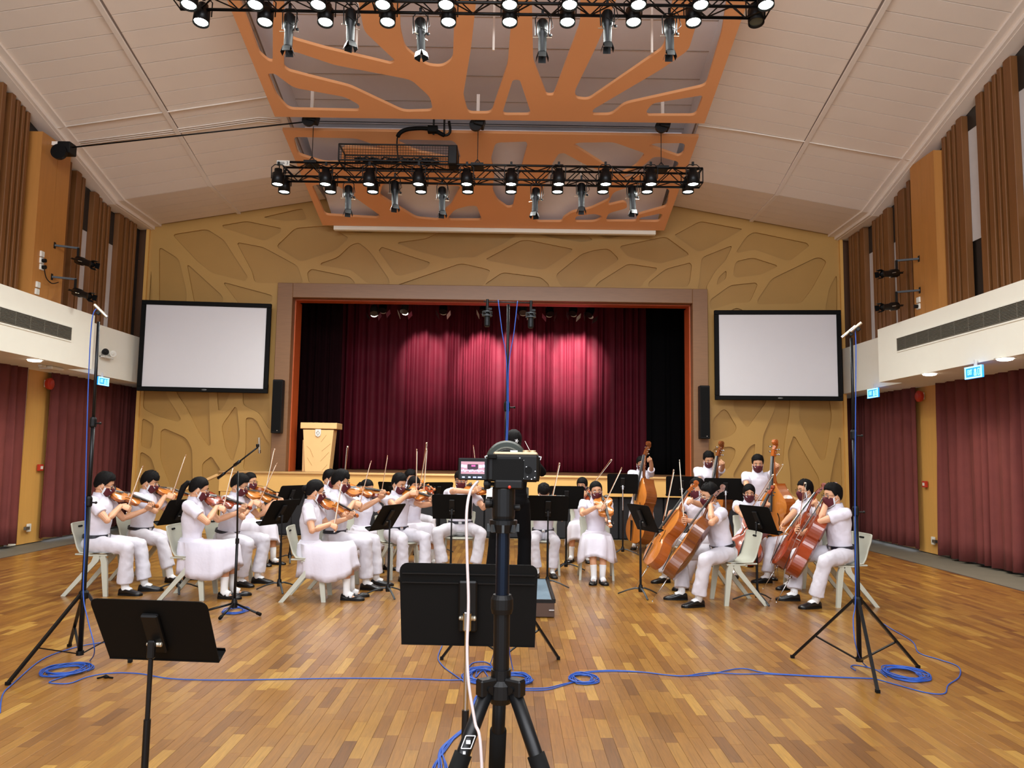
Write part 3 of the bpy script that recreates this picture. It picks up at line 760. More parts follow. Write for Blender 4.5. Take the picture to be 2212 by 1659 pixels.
def rig(xs, ypx, y, zc_, where, aimz, dyb=.23, dark=None):
    for i, px in enumerate(xs):
        for k, (py, dy) in enumerate(ypx):
            if k == 0: x = ony(px, py, y+dy).x; z = ony(px, py, y+dy).z+.25
            r = can((x, y+dy, z), (x, y+dy-(1.2 if y < 10 else .2), aimz), 'black can light, %s, on the %s side of the %s truss' % (ordn(i)+' pair', 'front' if k == 0 else 'stage', where), on=not (dark == (i, k)))
rig([600,703,797,904,1008,1104,1207,1308,1406,1497], [(399, -.06), (411, .29)], 11.8, 6.0, 'far', 0)
rig([411,554,689,828,964,1101,1230,1378,1512,1652], [(17, -.06), (42, .29)], 8.5, 6.9, 'near', 0, dark=(9, 1))
pc = lambda px, py, y: ony(px, py, y)
for i, (px, py, dx) in enumerate(((753,405,0),(853,395,.02),(955,408,0),(1158,410,-.12),(1256,400,-.06),(1365,405,-.02))):
    p = ony(px, py, 11.9); profile(p, (p.x+dx*4+.2, 11.2, 0), 'black spotlight with barn doors hanging from the far truss, %s of six' % ordn(i, 6), 'profile spotlights under the trusses')
for i, (px, py, dx) in enumerate(((626,35,0),(758,25,.1),(908,45,.2),(1172,48,0),(1312,28,0),(1446,45,0))):
    p = ony(px, py, 8.6); profile(p, (p.x+dx*2, 8.3, 0), 'black spotlight with barn doors hanging from the near truss, %s of six' % ordn(i, 6), 'profile spotlights under the trusses')
# winch pulleys, steel ropes, rail wire
for i, (px, py, y) in enumerate(((672,258,11.75),(1032,268,11.75),(1432,272,11.75))):
    p = ony(px, py, y); t = empty('winch_pulley', (p.x, y, p.z), label='black winch pulley in the gap between the orange panels, %s of three' % ('left', 'middle', 'right')[i], cat='pulley', group='winch pulleys on the ceiling')
    m = M(); m.box((.03,.0,.02), (.16,.2,.14), Matrix.Rotation(.25, 3, 'Y'), bev=.01); m.build('housing', 'black', t)
    m = M(); m.lathe((-.03,-.06,-.03), [(0,0),(.1,0),(.1,.05),(0,.05)], (0,1,0), 20); m.build('wheel', 'black_metal', t, smooth=False)
    m = M(); m.box((0,.04,.25), (.05,.05,.5)); m.build('bracket', 'ceiling_rib', t)
    m = M(); m.tube([(0,.15,-.05), (0,.15,6.16-p.z)], .006, 6); m.build('steel_rope', 'black_metal', t)
    m = M(); m.box((0,.15,6.14-p.z), (.2,.26,.04)); m.tube([(-.07,.15,6.16-p.z),(0,.15,6.26-p.z),(.07,.15,6.16-p.z)], .012, 6); m.build('clamp', 'black_metal', t)
p = onx(140, 325, -7.0); t = empty('winch_pulley', p, label='black winch pulley at the left cornice where the rail wire ends', cat='pulley', group='winch pulleys on the ceiling')
m = M(); m.box((.02,.02,.03), (.2,.2,.18), bev=.01); m.build('housing', 'black', t)
m = M(); m.lathe((-.03,-.12,-.06), [(0,0),(.12,0),(.12,.06),(0,.06)], (0,1,0), 20); m.build('wheel', 'black_metal', t)
m = M(); m.box((-.12,.04,.12), (.2,.06,.06)); m.build('bracket', 'ceiling_rib', t)
def conduit(pts, r, label, matn='ceiling_rib', grp='ceiling conduits', nm='conduit'):
    m = M(); m.tube(pts, r, 8); return tag(m.build(nm, matn, smooth=True), label, 'pipe', grp)
def cz(x, y, d=.03): return (x, y, zceil(x, y)-d)
conduit([p+Vector((.1,0,.05)), ony(672, 262, 11.75)], .012, 'thin black wire from the left cornice pulley to the left winch pulley', 'black', None, 'wire')
conduit([ony(690,262,11.8), ony(1032,268,11.8), ony(1432,275,11.8)], .006, 'thin dark wire running along the gap between the orange panels', 'black', None, 'wire')
def onceil(px, py, d=.015):
    dd = ray(px, py); t = 3.
    for _ in range(60):
        q = C0+dd*t; g = zceil(q.x, q.y)-d-q.z; t += g/(dd.z+.28*dd.y+1e-6)*.6
    return q
conduit([onceil(112,278), onceil(360,242), onceil(580,209)], .011, 'upper pale conduit crossing the left ceiling slope')
for k in range(3): conduit([onceil(150,308+k*4), onceil(380,279+k*4), onceil(560,254+k*4), onceil(605,257+k*5)], .009, 'pale conduit, %s of the lower bundle of three on the left ceiling slope' % ('top', 'middle', 'bottom')[k])
conduit([onceil(1508,271), onceil(1600,283), onceil(1750,308), onceil(1966,346)], .010, 'single pale conduit crossing the right ceiling slope')
# cable tray on the far truss with cable arm
q0 = ony(735, 349, 11.9); q1 = ony(987, 352, 11.9)
t = empty('cable_basket', (q0.x, 11.78, 6.17), label='black wire mesh cable basket on top of the far truss', cat='cable tray')
W_ = q1.x-q0.x
m = M()
for yy in (0, .45):
    for zz in (0, .26): m.box((W_/2, yy, zz), (W_, .02, .02))
for xx in (0, W_):
    for a, b in (((xx,0,0),(xx,0,.26)),((xx,.45,0),(xx,.45,.26)),((xx,0,0),(xx,.45,0)),((xx,0,.26),(xx,.45,.26))): m.bar(a, b, .02)
m.build('rail', 'black_metal', t)
m = M()
for yy in (0, .45):
    for i in range(1, 44): m.box((W_*i/44, yy, .13), (.005, .005, .26))
    for i in range(1, 6): m.box((W_/2, yy, .26*i/6), (W_, .005, .005))
m.build('mesh', 'black_metal', t)['kind'] = 'stuff'
m = M(); m.box((W_-.06, .1, .1), (.14, .3, .3), bev=.01); m.build('junction_box', 'black', t)
m = M(); r_ = random.Random(4)
for k in range(5):
    pts = [(W_*.12+W_*.72*i/14, .2+.12*sin(i*1.3+k), .05+.04*abs(sin(i*.8+k*1.7))) for i in range(15)]; m.tube(pts, .014, 6)
m.build('cable_bundle', 'black', t, smooth=True)
pa = [ony(a, b, 11.9) for a, b in ((860,345),(858,300),(872,282),(905,277),(935,280),(960,292),(972,285),(970,262))]
t = empty('cable_riser', pa[0], label='thick black bent cable duct rising from the basket to the ceiling', cat='cable duct')
def sm(pts, n=6):
    P = [Vector(p) for p in pts]; out = []
    for i in range(len(P)-1):
        a, b, c, d = P[max(i-1,0)], P[i], P[i+1], P[min(i+2,len(P)-1)]
        for k in range(n):
            u = k/n; out.append(.5*((2*b)+(c-a)*u+(2*a-5*b+4*c-d)*u*u+(3*b-a-3*c+d)*u**3))
    return out+[P[-1]]
lo = [p-pa[0] for p in sm(pa)]
m = M(); m.tube(lo[:8], .012, 8); m.tube(lo[30:], .022, 8); m.build('cable', 'black', t, smooth=True)
m = M(); m.tube(lo[7:31], .035, 8); m.box(lo[24], (.16,.1,.1)); m.build('duct', 'black_matt', t)
m = M()
for xx, zz in ((.55,.62),(.72,.6)): m.box((xx, .05, zz+.05), (.03,.03,.45))
m.build('bracket', 'black_metal', t)
# label plate on the truss end
p = ony(598, 352, 11.76); t = empty('truss_label', p, label='small white numbered plate, with a 3, on the left end of the far truss', cat='sign')
m = M(); m.box((.1,0,.0), (.2,.006,.085)); m.build('plate', 'white_plastic', t)
def text(s, size, name, mw, material, parent=None, ext=.001, align='CENTER'):
    cu = bpy.data.curves.new(name, 'FONT'); cu.body = s; cu.size = size; cu.extrude = ext; cu.align_x = align; cu.align_y = 'CENTER'
    tmp = bpy.data.objects.new('tmp', cu); me = bpy.data.meshes.new_from_object(tmp); bpy.data.objects.remove(tmp); me.name = name
    me.materials.clear(); me.materials.append(MATS[material]); return put(name, me, parent, mw)
FRONT = Matrix(((1,0,0,0),(0,0,-1,0),(0,1,0,0),(0,0,0,1)))
text('3', .07, 'number', Matrix.Translation((.165,-.005,.0)) @ FRONT, 'text_grey', t)
m = M(); m.box((.07,-.004,.012), (.1,.002,.008)); m.box((.07,-.004,-.01), (.11,.002,.01)); m.build('print_line', 'text_grey', t)

# ---- side spotlights on wall brackets
for sg, W, pts in ((-1, XL, ((118,530,168,562,'upper'),(112,598,162,630,'lower'))), (1, XR, ((1985,559,1937,590,'upper'),(1987,627,1937,661,'lower')))):
    for (bx, by, lx, ly, w_) in pts:
        a = onx(bx, by, W-sg*.02); yb = a.y
        l = onx(lx, ly, W-sg*.32)
        t = profile(l, (-.3, 8.5, l.z-2.2) if sg < 0 else (-.6, 8.2, l.z-1.4), 'black spotlight on the %s wall, %s of two on bracket arms' % ('left' if sg < 0 else 'right', w_), 'wall spotlights', cord=False)
        m = M(); A = a-l; E_ = Vector((0, 0, A.z)); m.bar(A, E_+Vector((0,.02,0)), .03); m.bar(A+Vector((sg*.02,0,-.05)), A+Vector((sg*.02,0,.05)), .05); m.bar(E_, (0,0,.05), .03); m.build('bracket_arm', 'frame_brown' if 0 else 'black_metal', t)
# sockets and cable on pilasters
for i, (px, py, W) in enumerate(((91,549,XL),(90,563,XL),(90,577,XL),(82,615,XL),(80,630,XL),(1984,648,XR),(1984,662,XR))):
    sg = -1 if W < 0 else 1
    p = onx(px, py, W-sg*.03); t = empty('wall_socket', p, label='small white socket plate on the %s upper pilaster, %s down' % (('left' if sg < 0 else 'right'), (ords[1:6] if 0 else ['topmost','second','third','fourth','fifth'])[i if i < 5 else i-5]), cat='socket', group='socket plates on the upper pilasters')
    m = M(); m.box((0,0,0), (.03,.09,.09), bev=.006); m.build('plate', 'white_plastic', t)
    if i in (1, 2, 6): m = M(); m.lathe((-sg*.015,0,0), [(0,0),(.03,0),(.03,.05),(0,.05)], (-sg,0,0), 12); m.build('plug', 'black', t)
p = onx(90, 577, XL+.06); m = M(); m.tube(sm([onx(95,577,XL+.08), onx(100,600,XL+.08), onx(112,612,XL+.1), onx(126,610,XL+.1)]), .008, 6); tag(m.build('power_cable', 'black', smooth=True), 'thin black cable looping from the left wall socket to the spotlights', 'cable')

# ================================================================ stage lights over the curtain
FR = [(808,672,-.1,1),(828,665,0,0),(876,668,.1,1),(958,668,0,1),(1046,668,.1,1),(1130,670,0,1),(1186,673,-.1,0),(1240,672,.2,1),(1278,676,.4,0)]
for i, (px, py, tx, on) in enumerate(FR):
    y = 16.35; p = ony(px, py+2, y)
    t = empty('stage_fresnel', p, label='small stage lantern peeping under the proscenium top, %s of nine' % ordn(i, 9), cat='stage light', group='lanterns over the stage')
    R = Matrix.Rotation(-.5, 3, 'X') @ Matrix.Rotation(tx, 3, 'Y')
    m = M(); m.lathe((0,0,.12), [(0,0),(.07,0),(.09,-.08),(.09,-.2),(.0,-.2)], tuple(R @ Vector((0,0,1))), 14); m.build('housing', 'grey_metal' if i in (0,2,5) else 'black_metal', t)
    for k, (dx, rr_) in enumerate(((-.12, .5), (.12, -.5))):
        m = M(); m.box(R @ Vector((dx,0,-.13)), (.005,.15,.14), R @ Matrix.Rotation(rr_*(-1), 3, 'Y')); m.build('barn_door', 'white_plastic' if i in (2,3,4,5,7) and k == (i % 2) else 'grey_metal', t)  # some doors coloured white, the light falling on them put into the colour
    m = M(); m.bar((0,0,.1), (0,0,.55), .03); m.build('yoke', 'black_metal', t)
    m = M(); m.lathe(R @ Vector((0,0,-.075)), [(0,0),(.07,0),(.07,-.008),(0,-.008)], tuple(R @ Vector((0,0,1))), 14); m.build('lens', 'downlight_glow' if i in (0,2) else 'white_plastic', t)
m = M(); m.tube([(-5.5,16.35,5.15),(4.8,16.35,5.15)], .025, 8); tag(m.build('lighting_bar', 'black_metal'), 'black lighting bar across the stage carrying the lanterns', 'bar')
for (px, pw, sx) in ((905,.55,.3),(965,.35,.25),(1040,1.2,.3),(1108,.7,.25),(1150,.9,.25),(1200,.6,.22),(1245,1.3,.3),(1270,.5,.2)):
    d = bpy.data.lights.new('lantern_beam', 'SPOT'); d.energy = STAGE_W*pw; d.spot_size = radians(44); d.spot_blend = .7; d.shadow_soft_size = .06; d.color = (1,.93,.95)
    o = bpy.data.objects.new('lantern_beam', d); COL.objects.link(o); p = ony(px, 672, 16.9); o.location = (p.x, 16.75, 5.0)
    o.rotation_euler = (Vector((p.x, 18.0, 3.75))-Vector(o.location)).to_track_quat('-Z', 'Y').to_euler()
# lectern
t = empty('lectern', (-3.77, 15.45, 1.19), label='tapered pale orange lectern with a shield crest, standing on the left of the stage', cat='lectern')
m = M(); m.prism([(-.235,0),(.235,0),(.3,.82),(-.3,.82)], .3, (0,.05,0), (1,0,0), (0,0,1)); m.build('body', 'lectern', t, fix=True)
m = M(); m.box((0,.0,.9), (.72,.5,.12), bev=.008); m.build('desk', 'lectern', t)
m = M(); m.prism([(-.055,0),(-.055,.09),(.055,.09),(.055,0),(.045,-.035),(0,-.06),(-.045,-.035)], .012, (.0,-.262,.74), (1,0,0), (0,0,1)); m.build('crest_shield', 'white_plastic', t, fix=True)
m = M(); m.tube([(-.03,-.276,.76),(0,-.276,.8),(.03,-.276,.76),(.0,-.276,.71),(-.03,-.276,.76)], .006, 6); m.build('crest_emblem', 'soffit', t)
m = M()
for a, b in (((-.22,.5),(-.15,.44)),((-.15,.44),(-.08,.28)),((.25,.55),(.08,.4)),((.22,.38),(.06,.2)),((-.2,.27),(-.1,.12)),((.2,.14),(.1,.02)),((.16,.72),(.06,.58))):
    m.bar((a[0],-.252,a[1]), (b[0],-.252,b[1]), .006, .004)
m.build('carved_line', 'pilaster_wood', t)
m = M(); m.prism([(-.33,0),(-.25,0),(-.31,.62),(-.34,.62)], .2, (0,.1,0), (1,0,0), (0,0,1)); m.build('side_wing', 'lectern', t, fix=True)
l = area('lectern_light', (-3.6, 12.9, 6.3), (-3.8, 15.4, 1.7), .3, 0)
l.data.type = 'SPOT'; l.data.spot_size = radians(14); l.data.energy = 300; l.data.spot_blend = .6
# column speakers
for px, lab in ((599, 'left'), (1522, 'right')):
    a = ony(px, 820 if px < 800 else 833, 14.72); b = ony(px, 936 if px < 800 else 948, 14.72); h = a.z-b.z; x = (a.x+b.x)/2
    t = empty('column_speaker', (x, 14.76, b.z), label='slim black column speaker on the %s side of the proscenium' % lab, cat='speaker', group='column speakers beside the stage')
    m = M(); m.box((0,0,h/2), (.19,.17,h), bev=.012); m.build('cabinet', 'black', t)
    m = M(); m.box((0,-.088,h/2), (.16,.008,h-.06)); m.build('grille', 'black_matt', t)
    m = M(); m.box((.03,-.094,.05), (.022,.004,.014)); m.build('badge', 'chrome', t)
    m = M(); m.box((0,.11,h/2), (.08,.1,.2)); m.build('wall_bracket', 'black_metal', t)
# projection screens, turned a little towards the hall
for (c, lab, yw) in (((((312,647),(582,658),(577,851),(302,843))), 'left', 1), (((1545,672),(1810,669),(1817,866),(1547,864)), 'right', -1)):
    Q = [ony(*q, 14.72) for q in c]; cx = sum(q.x for q in Q)/4; czz = sum(q.z for q in Q)/4
    Wd = (Q[1].x-Q[0].x+Q[2].x-Q[3].x)/2; Hd = (Q[0].z-Q[3].z+Q[1].z-Q[2].z)/2
    t = empty('projection_screen', (cx, 14.72, czz), rz=yw*.085, label='large white projection screen in a black frame, %s of the stage opening' % lab, cat='screen', group='projection screens')
    m = M(); f = .085
    for cc, dd in (((0,0,Hd/2-f/2),(Wd,.07,f)), ((0,0,-Hd/2+f/2),(Wd,.07,f)), ((-Wd/2+f/2,0,0),(f,.07,Hd-2*f)), ((Wd/2-f/2,0,0),(f,.07,Hd-2*f))): m.box(cc, dd, bev=.006)
    m.build('frame', 'black_matt', t)
    m = M(); m.box((0,0,0), (Wd-2*f,.02,Hd-2*f)); m.build('surface', 'screen_white', t)
    m = M(); m.ell((.03,-.037,-Hd/2+f/2), (.05,.004,.016), 16, 6); m.build('badge', 'grey_metal', t)
    for xx in (-Wd*.3, Wd*.3): m = M(); m.box((xx,.17,.3), (.08,.3,.2)); m.build('wall_bracket', 'black_metal', t)

# ================================================================ fittings on the side walls
def exit_sign(a, b, c, d, x, label):
    P = [onx(*q, x) for q in (a, b, c, d)]; y0 = (P[0].y+P[3].y)/2; y1 = (P[1].y+P[2].y)/2; z1 = (P[0].z+P[1].z)/2; z0 = (P[2].z+P[3].z)/2
    cy, cz_ = (y0+y1)/2, (z0+z1)/2; wd, h = abs(y1-y0), z1-z0; sg = -1 if x < 0 else 1
    t = empty('exit_sign', (x, cy, cz_), rz=(-pi/2 if sg > 0 else pi/2), label=label, cat='exit sign', group='lit blue exit signs')
    m = M(); m.box((0,0,0), (wd,.03,h)); m.build('panel', 'sign_blue', t)
    m = M(); f = .018
    for cc, dd in (((0,-.016,h/2-f/2),(wd,.01,f)), ((0,-.016,-h/2+f/2),(wd,.01,f)), ((-wd/2+f/2,-.016,0),(f,.01,h)), ((wd/2-f/2,-.016,0),(f,.01,h))): m.box(cc, dd)
    m.build('bright_border', 'sign_white', t)
    o = text('EXIT', h*.62, 'lettering', Matrix.Translation((-wd*.2,-.018,0)) @ FRONT @ Matrix.Scale(.42 if wd/h < 1.7 else .5, 4, (1,0,0)), 'sign_white', t)
    # the two characters for exit
    u = h*.26; th = h*.05; m = M(); cx = wd*.13
    def st(x0_, z0_, x1_, z1_): m.bar((cx+x0_*u*.5, -.018, z0_*u), (cx+x1_*u*.5, -.018, z1_*u), .003, th) if abs(z0_-z1_) < .01 else m.box((cx+x0_*u*.5, -.018, (z0_+z1_)/2*u), (th, .003, abs(z1_-z0_)*u))
    st(0,1.1,0,-1.1); st(-.8,.9,-.8,.1); st(.8,.9,.8,.1); st(-.8,.1,.8,.1); st(-1.1,-.1,-1.1,-1.1); st(1.1,-.1,1.1,-1.1); st(-1.1,-1.1,1.1,-1.1)
    cx = wd*.34; st(-.9,.9,-.9,-1); st(.9,.9,.9,-1); st(-.9,.9,.9,.9); st(-.9,-1,.9,-1)
    m.build('character', 'sign_white', t)
    m = M(); m.box((0,.02,h/2+.04), (.03,.03,.09)); m.build('bracket', 'white_plastic', t)
exit_sign((211,813),(233,817),(233,834),(211,831), -7.05, 'lit blue exit sign over the curtain left of the stage')
exit_sign((1876,841),(1898,838),(1898,858),(1876,860), 6.45, 'smaller lit blue exit sign over the curtain right of the stage')
exit_sign((2087,793),(2123,789),(2123,814),(2087,820), 6.1, 'larger lit blue exit sign under the bulkhead at the right edge')
for i, (px, py, x) in enumerate(((75,777,-7.25),(2008,807,6.65),(2171,774,6.65))):
    p = onz(px, py, ZB); t = empty('downlight', (p.x, p.y, ZB), label=('round recessed downlight under the left bulkhead', 'round recessed downlight under the right bulkhead, beside the pilaster', 'round recessed downlight under the right bulkhead, beyond the larger exit sign')[i], cat='downlight', group='recessed downlights')
    m = M(); m.lathe((0,0,0), [(.09,.0),(.125,.0),(.12,-.005),(.09,-.005)], seg=24); m.build('trim_ring', 'white_plastic', t)
    m = M(); m.lathe((0,0,-.002), [(0,0),(.1,0),(.085,-.022),(.05,-.03),(0,-.032)], seg=24); m.build('lens', 'downlight_glow', t)
    d = bpy.data.lights.new('downlight_beam', 'SPOT'); d.energy = 90; d.spot_size = radians(120); d.spot_blend = .9; d.color = (1,.9,.75); d.shadow_soft_size = .08
    o = bpy.data.objects.new('downlight_beam', d); COL.objects.link(o); o.location = (p.x, p.y, ZB-.05); 
m = M()
for i, (px, py, x) in enumerate(((103,829,-7.9),(1990,856,7.2))):
    p = onx(px, py, x); sg = -1 if x < 0 else 1; t = empty('alarm_bell', p, label='round red fire alarm on the %s lower pilaster' % ('left' if sg < 0 else 'right'), cat='fire alarm', group='red fire alarm bells')
    m = M(); m.lathe((0,0,0), [(0,0),(.09,0),(.1,.03),(.1,.06),(.06,.085),(0,.09)], (-sg,0,0), 20); m.build('housing', 'red_plastic', t, smooth=False)
    m = M(); m.box((sg*.01,0,0), (.03,.12,.12)); m.build('base_plate', 'white_plastic', t)
for i, (px, py, x) in enumerate(((87,1010,-7.9),(1998,1046,7.2))):
    p = onx(px, py, x); sg = -1 if x < 0 else 1; t = empty('call_point', p, label='small square red fire call point on the %s lower pilaster' % ('left' if sg < 0 else 'right'), cat='call point', group='red fire call points')
    m = M(); m.box((0,0,0), (.05,.11,.11), bev=.006); m.build('housing', 'red_plastic', t)
    m = M(); m.box((-sg*.027,0,0), (.004,.06,.05)); m.build('glass', 'white_plastic', t)
for i, (px, py, x) in enumerate(((62,1140,-7.9),(2016,1168,7.2))):
    p = onx(px, py, x); sg = -1 if x < 0 else 1; t = empty('wall_socket', p, label='white double socket low on the %s pilaster' % ('left' if sg < 0 else 'right'), cat='socket', group='low wall sockets')
    m = M(); m.box((0,0,0), (.03,.09,.13), bev=.005); m.build('plate', 'white_plastic', t)
    m = M(); m.box((-sg*.03,-.1,0), (.04,.1,.05)); m.build('plug', 'grey_metal', t)
# emergency twin lamp, detector boxes
p = onx(233, 765, XL+.06); t = empty('emergency_light', p, label='white twin-head emergency light on the left white band', cat='emergency light')
m = M(); m.box((-.02,0,-.06), (.1,.34,.03), bev=.005); m.box((-.05,-.0,-.03), (.03,.34,.1)); m.build('bracket', 'white_plastic', t)
for yy in (-.13,.13): m = M(); m.lathe((.0,yy,.02), [(0,0),(.045,.0),(.06,.06),(.0,.065)], (.6,-.5,0), 16); m.ell((.035,yy-.04,.02), (.03,.03,.035), 10, 6); m.build('lamp_head', 'white_plastic' if yy > 0 else 'black', t)
p = onz(112, 792, ZB); t = empty('wireless_box', (p.x, p.y, ZB), label='flat white wireless box under the left bulkhead', cat='device')
m = M(); m.box((0,0,-.03), (.22,.34,.05), bev=.015); m.build('housing', 'white_plastic', t); m = M(); m.box((0,-.25,-.02), (.06,.12,.03), bev=.004); m.build('cable_box', 'white_plastic', t)
# ================================================================ string instruments and bows
def interp(tab, t):
    for i in range(len(tab)-1):
        if tab[i][0] <= t <= tab[i+1][0]:
            u = (t-tab[i][0])/(tab[i+1][0]-tab[i][0]+1e-9)
            p0 = tab[max(i-1,0)][1]; p1 = tab[i][1]; p2 = tab[i+1][1]; p3 = tab[min(i+2, len(tab)-1)][1]
            c = .5*((2*p1)+(p2-p0)*u+(2*p0-5*p1+4*p2-p3)*u*u+(3*p1-p0-3*p2+p3)*u**3)
            return max(min(c, max(p1, p2)*1.04), min(p1, p2)*.96)
    return tab[-1][1]
VT = [(0,.02),(.02,.13),(.06,.2),(.12,.262),(.2,.293),(.3,.285),(.37,.245),(.42,.215),(.435,.205),(.47,.165),(.54,.152),(.61,.168),(.645,.2),(.66,.205),(.72,.228),(.8,.235),(.88,.212),(.94,.16),(.98,.08),(1,.03)]
BT = VT[:13]+[(.645,.19),(.66,.195),(.72,.205),(.78,.19),(.85,.14),(.91,.085),(.96,.05),(1,.03)]
INST = {}
def instrument(kind, varn):
    key = (kind, varn)
    if key in INST: return INST[key]
    L, rib, neck, arch = dict(violin=(.355,.030,.235,.016), viola=(.40,.036,.26,.018), cello=(.755,.118,.45,.03), bass=(1.08,.19,.68,.045))[kind]
    tab = BT if kind == 'bass' else VT; P = []
    ts = sorted(set([0,.005,.02,.04,.07,.1,.14,.18,.22,.26,.3,.34,.38,.42,.436,.45,.47,.5,.54,.58,.61,.64,.658,.67,.7,.74,.78,.82,.86,.9,.93,.955,.975,.99,1]))
    hw = [interp(tab, t)*L for t in ts]; us = [-1,-.86,-.65,-.4,-.15,.15,.4,.65,.86,1]
    def plate(sg):
        m = M(); g = []
        for t, h in zip(ts, hw):
            k = (sin(pi*min(max(t,.0),1)))**.45
            g.append([((h+.004)*u, t*L, sg*(rib/2+.003+arch*k*(1-abs(u)**2.2))) for u in us])
        n = len(us); vs = [p for r in g for p in r]; fs = []
        for i in range(len(g)-1):
            for j in range(n-1):
                q = (i*n+j, i*n+j+1, (i+1)*n+j+1, (i+1)*n+j); fs.append(q if sg > 0 else q[::-1])
        m.add(vs, fs)
        rim = [((h+.004)*s_, t*L) for s_ in (1,) for t, h in zip(ts, hw)]+[(-(h+.004), t*L) for t, h in list(zip(ts, hw))[::-1]]
        k = len(rim); a = [(p[0], p[1], sg*(rib/2+.003)) for p in rim]; b = [(p[0], p[1], sg*(rib/2-.001)) for p in rim]
        m.add(a+b, [(i, (i+1) % k, k+(i+1) % k, k+i) for i in range(k)]); return m
    P.append(('front', plate(1).mesh('front', 'spruce' if varn != 'varnish_red' else 'varnish_red', True)))
    P.append(('back', plate(-1).mesh('back', varn, True)))
    rim = [(h, t*L) for t, h in zip(ts, hw)]+[(-h, t*L) for t, h in list(zip(ts, hw))[::-1]]
    m = M(); m.rings([[(p[0], p[1], z) for p in rim] for z in (-rib/2, rib/2)], cap=False); P.append(('ribs', m.mesh('ribs', varn)))
    k = L/.355; kn = neck/.235; ks = k if kind in ('violin','viola') else k*.62
    zt = rib/2+arch+.003
    # neck, pegbox, scroll
    m = M(); yb = L; ln = neck*.56
    m.tube([(0,yb-.01*k,zt*.35),(0,yb+.02*ks,zt*.55),(0,yb+ln*.5,zt*.72),(0,yb+ln,zt*.8)], [.018*ks,.013*ks,.012*ks,.012*ks], 10)
    P.append(('neck', m.mesh('neck', varn, True)))
    y0 = yb+ln; z0 = zt*.8; Lp = neck*.26
    m = M(); m.bar((0,y0,z0), (0,y0+Lp*.5,z0-.008*ks), .026*ks, .03*ks); m.bar((0,y0+Lp*.5,z0-.008*ks), (0,y0+Lp,z0-.03*ks), .022*ks, .026*ks)
    c = Vector((0, y0+Lp+.012*ks, z0-.03*ks+.014*ks)); rs = []
    for i in range(30):
        th = i/29*2.2*2*pi; r_ = .020*ks*(1-i/29*.78); a = -pi/2-.3+th*(-1); ce = c+Vector((0, cos(a)*r_, sin(a)*r_)); hwid = .010*ks+.012*ks*(i/29); rad = Vector((0, cos(a), sin(a))); tk = .0055*ks
        rs.append([ce+rad*tk+Vector((-hwid,0,0)), ce+rad*tk+Vector((hwid,0,0)), ce-rad*tk+Vector((hwid,0,0)), ce-rad*tk+Vector((-hwid,0,0))])
    m.rings(rs); P.append(('scroll', m.mesh('scroll', varn)))
    for i in range(4):
        sx = -1 if i % 2 else 1; yy = y0+Lp*(.15+.2*i); m = M()
        m.tube([(-sx*.014*ks, yy, z0-.01*ks), (sx*.034*ks, yy, z0-.01*ks)], .0032*ks, 6); m.ell((sx*.042*ks, yy, z0-.01*ks), (.010*ks,.008*ks,.0045*ks), 8, 5)
        P.append(('peg', m.mesh('peg', 'ebony' if kind != 'bass' else 'chrome', True)))
    # fingerboard, tailpiece, bridge, strings
    fz0 = zt+.020*ks; fz1 = zt*.8+.012*ks; fy0 = L*(.66 if kind != 'bass' else .64)
    m = M(); m.rings([[(-w_, y, z-.004*ks), (-w_*.7, y, z+.003*ks), (0, y, z+.005*ks), (w_*.7, y, z+.003*ks), (w_, y, z-.004*ks)] for y, z, w_ in ((fy0, fz0, .021*ks), (y0, fz1, .0125*ks))])
    P.append(('fingerboard', m.mesh('fingerboard', 'ebony')))
    by = L*.53; bz = zt+.033*ks
    m = M(); m.prism([(-.021*ks,0),(-.012*ks,0),(-.006*ks,.012*ks),(.006*ks,.012*ks),(.012*ks,0),(.021*ks,0),(.018*ks,.028*ks),(0,.036*ks),(-.018*ks,.028*ks)], .003*ks, (0,by,zt-.004*ks), (1,0,0), (0,0,1)); P.append(('bridge', m.mesh('bridge', 'bow_hair')))
    m = M(); m.rings([[(-w_, y, z), (w_, y, z), (w_*.7, y, z+.005*ks), (-w_*.7, y, z+.005*ks)] for y, z, w_ in ((.01*k, zt*.8+.012*ks, .008*ks), (L*.34, zt+.018*ks, .021*ks))]); P.append(('tailpiece', m.mesh('tailpiece', 'ebony')))
    m = M()
    for i in range(4):
        x = (i-1.5)*.009*ks; m.tube([(x*.9, L*.34, zt+.021*ks), (x*1.2, by, bz+.002*ks), (x*.5, y0, fz1+.008*ks)], .0008*ks+.0003, 4)
    P.append(('strings', m.mesh('strings', 'string')))
    for s_ in (-1, 1):
        m = M(); pts = []
        for i in range(13):
            t = i/12; y = by+(t-.5)*.2*L; x = s_*(.115*L-.028*L*sin((t-.5)*pi*1.0)); pts.append((x+s_*.018*L*sin(2*pi*t)*-1, y, rib/2+.004+arch*.78*(1-(abs(x)/(.17*L+.001))**2*.35)))
        m.tube(pts, [.003*k]*2+[.0018*k+.0008]*9+[.003*k]*2, 6, flat=((0,0,1), .35)); P.append(('sound_hole', m.mesh('sound_hole', 'black_matt', True)))
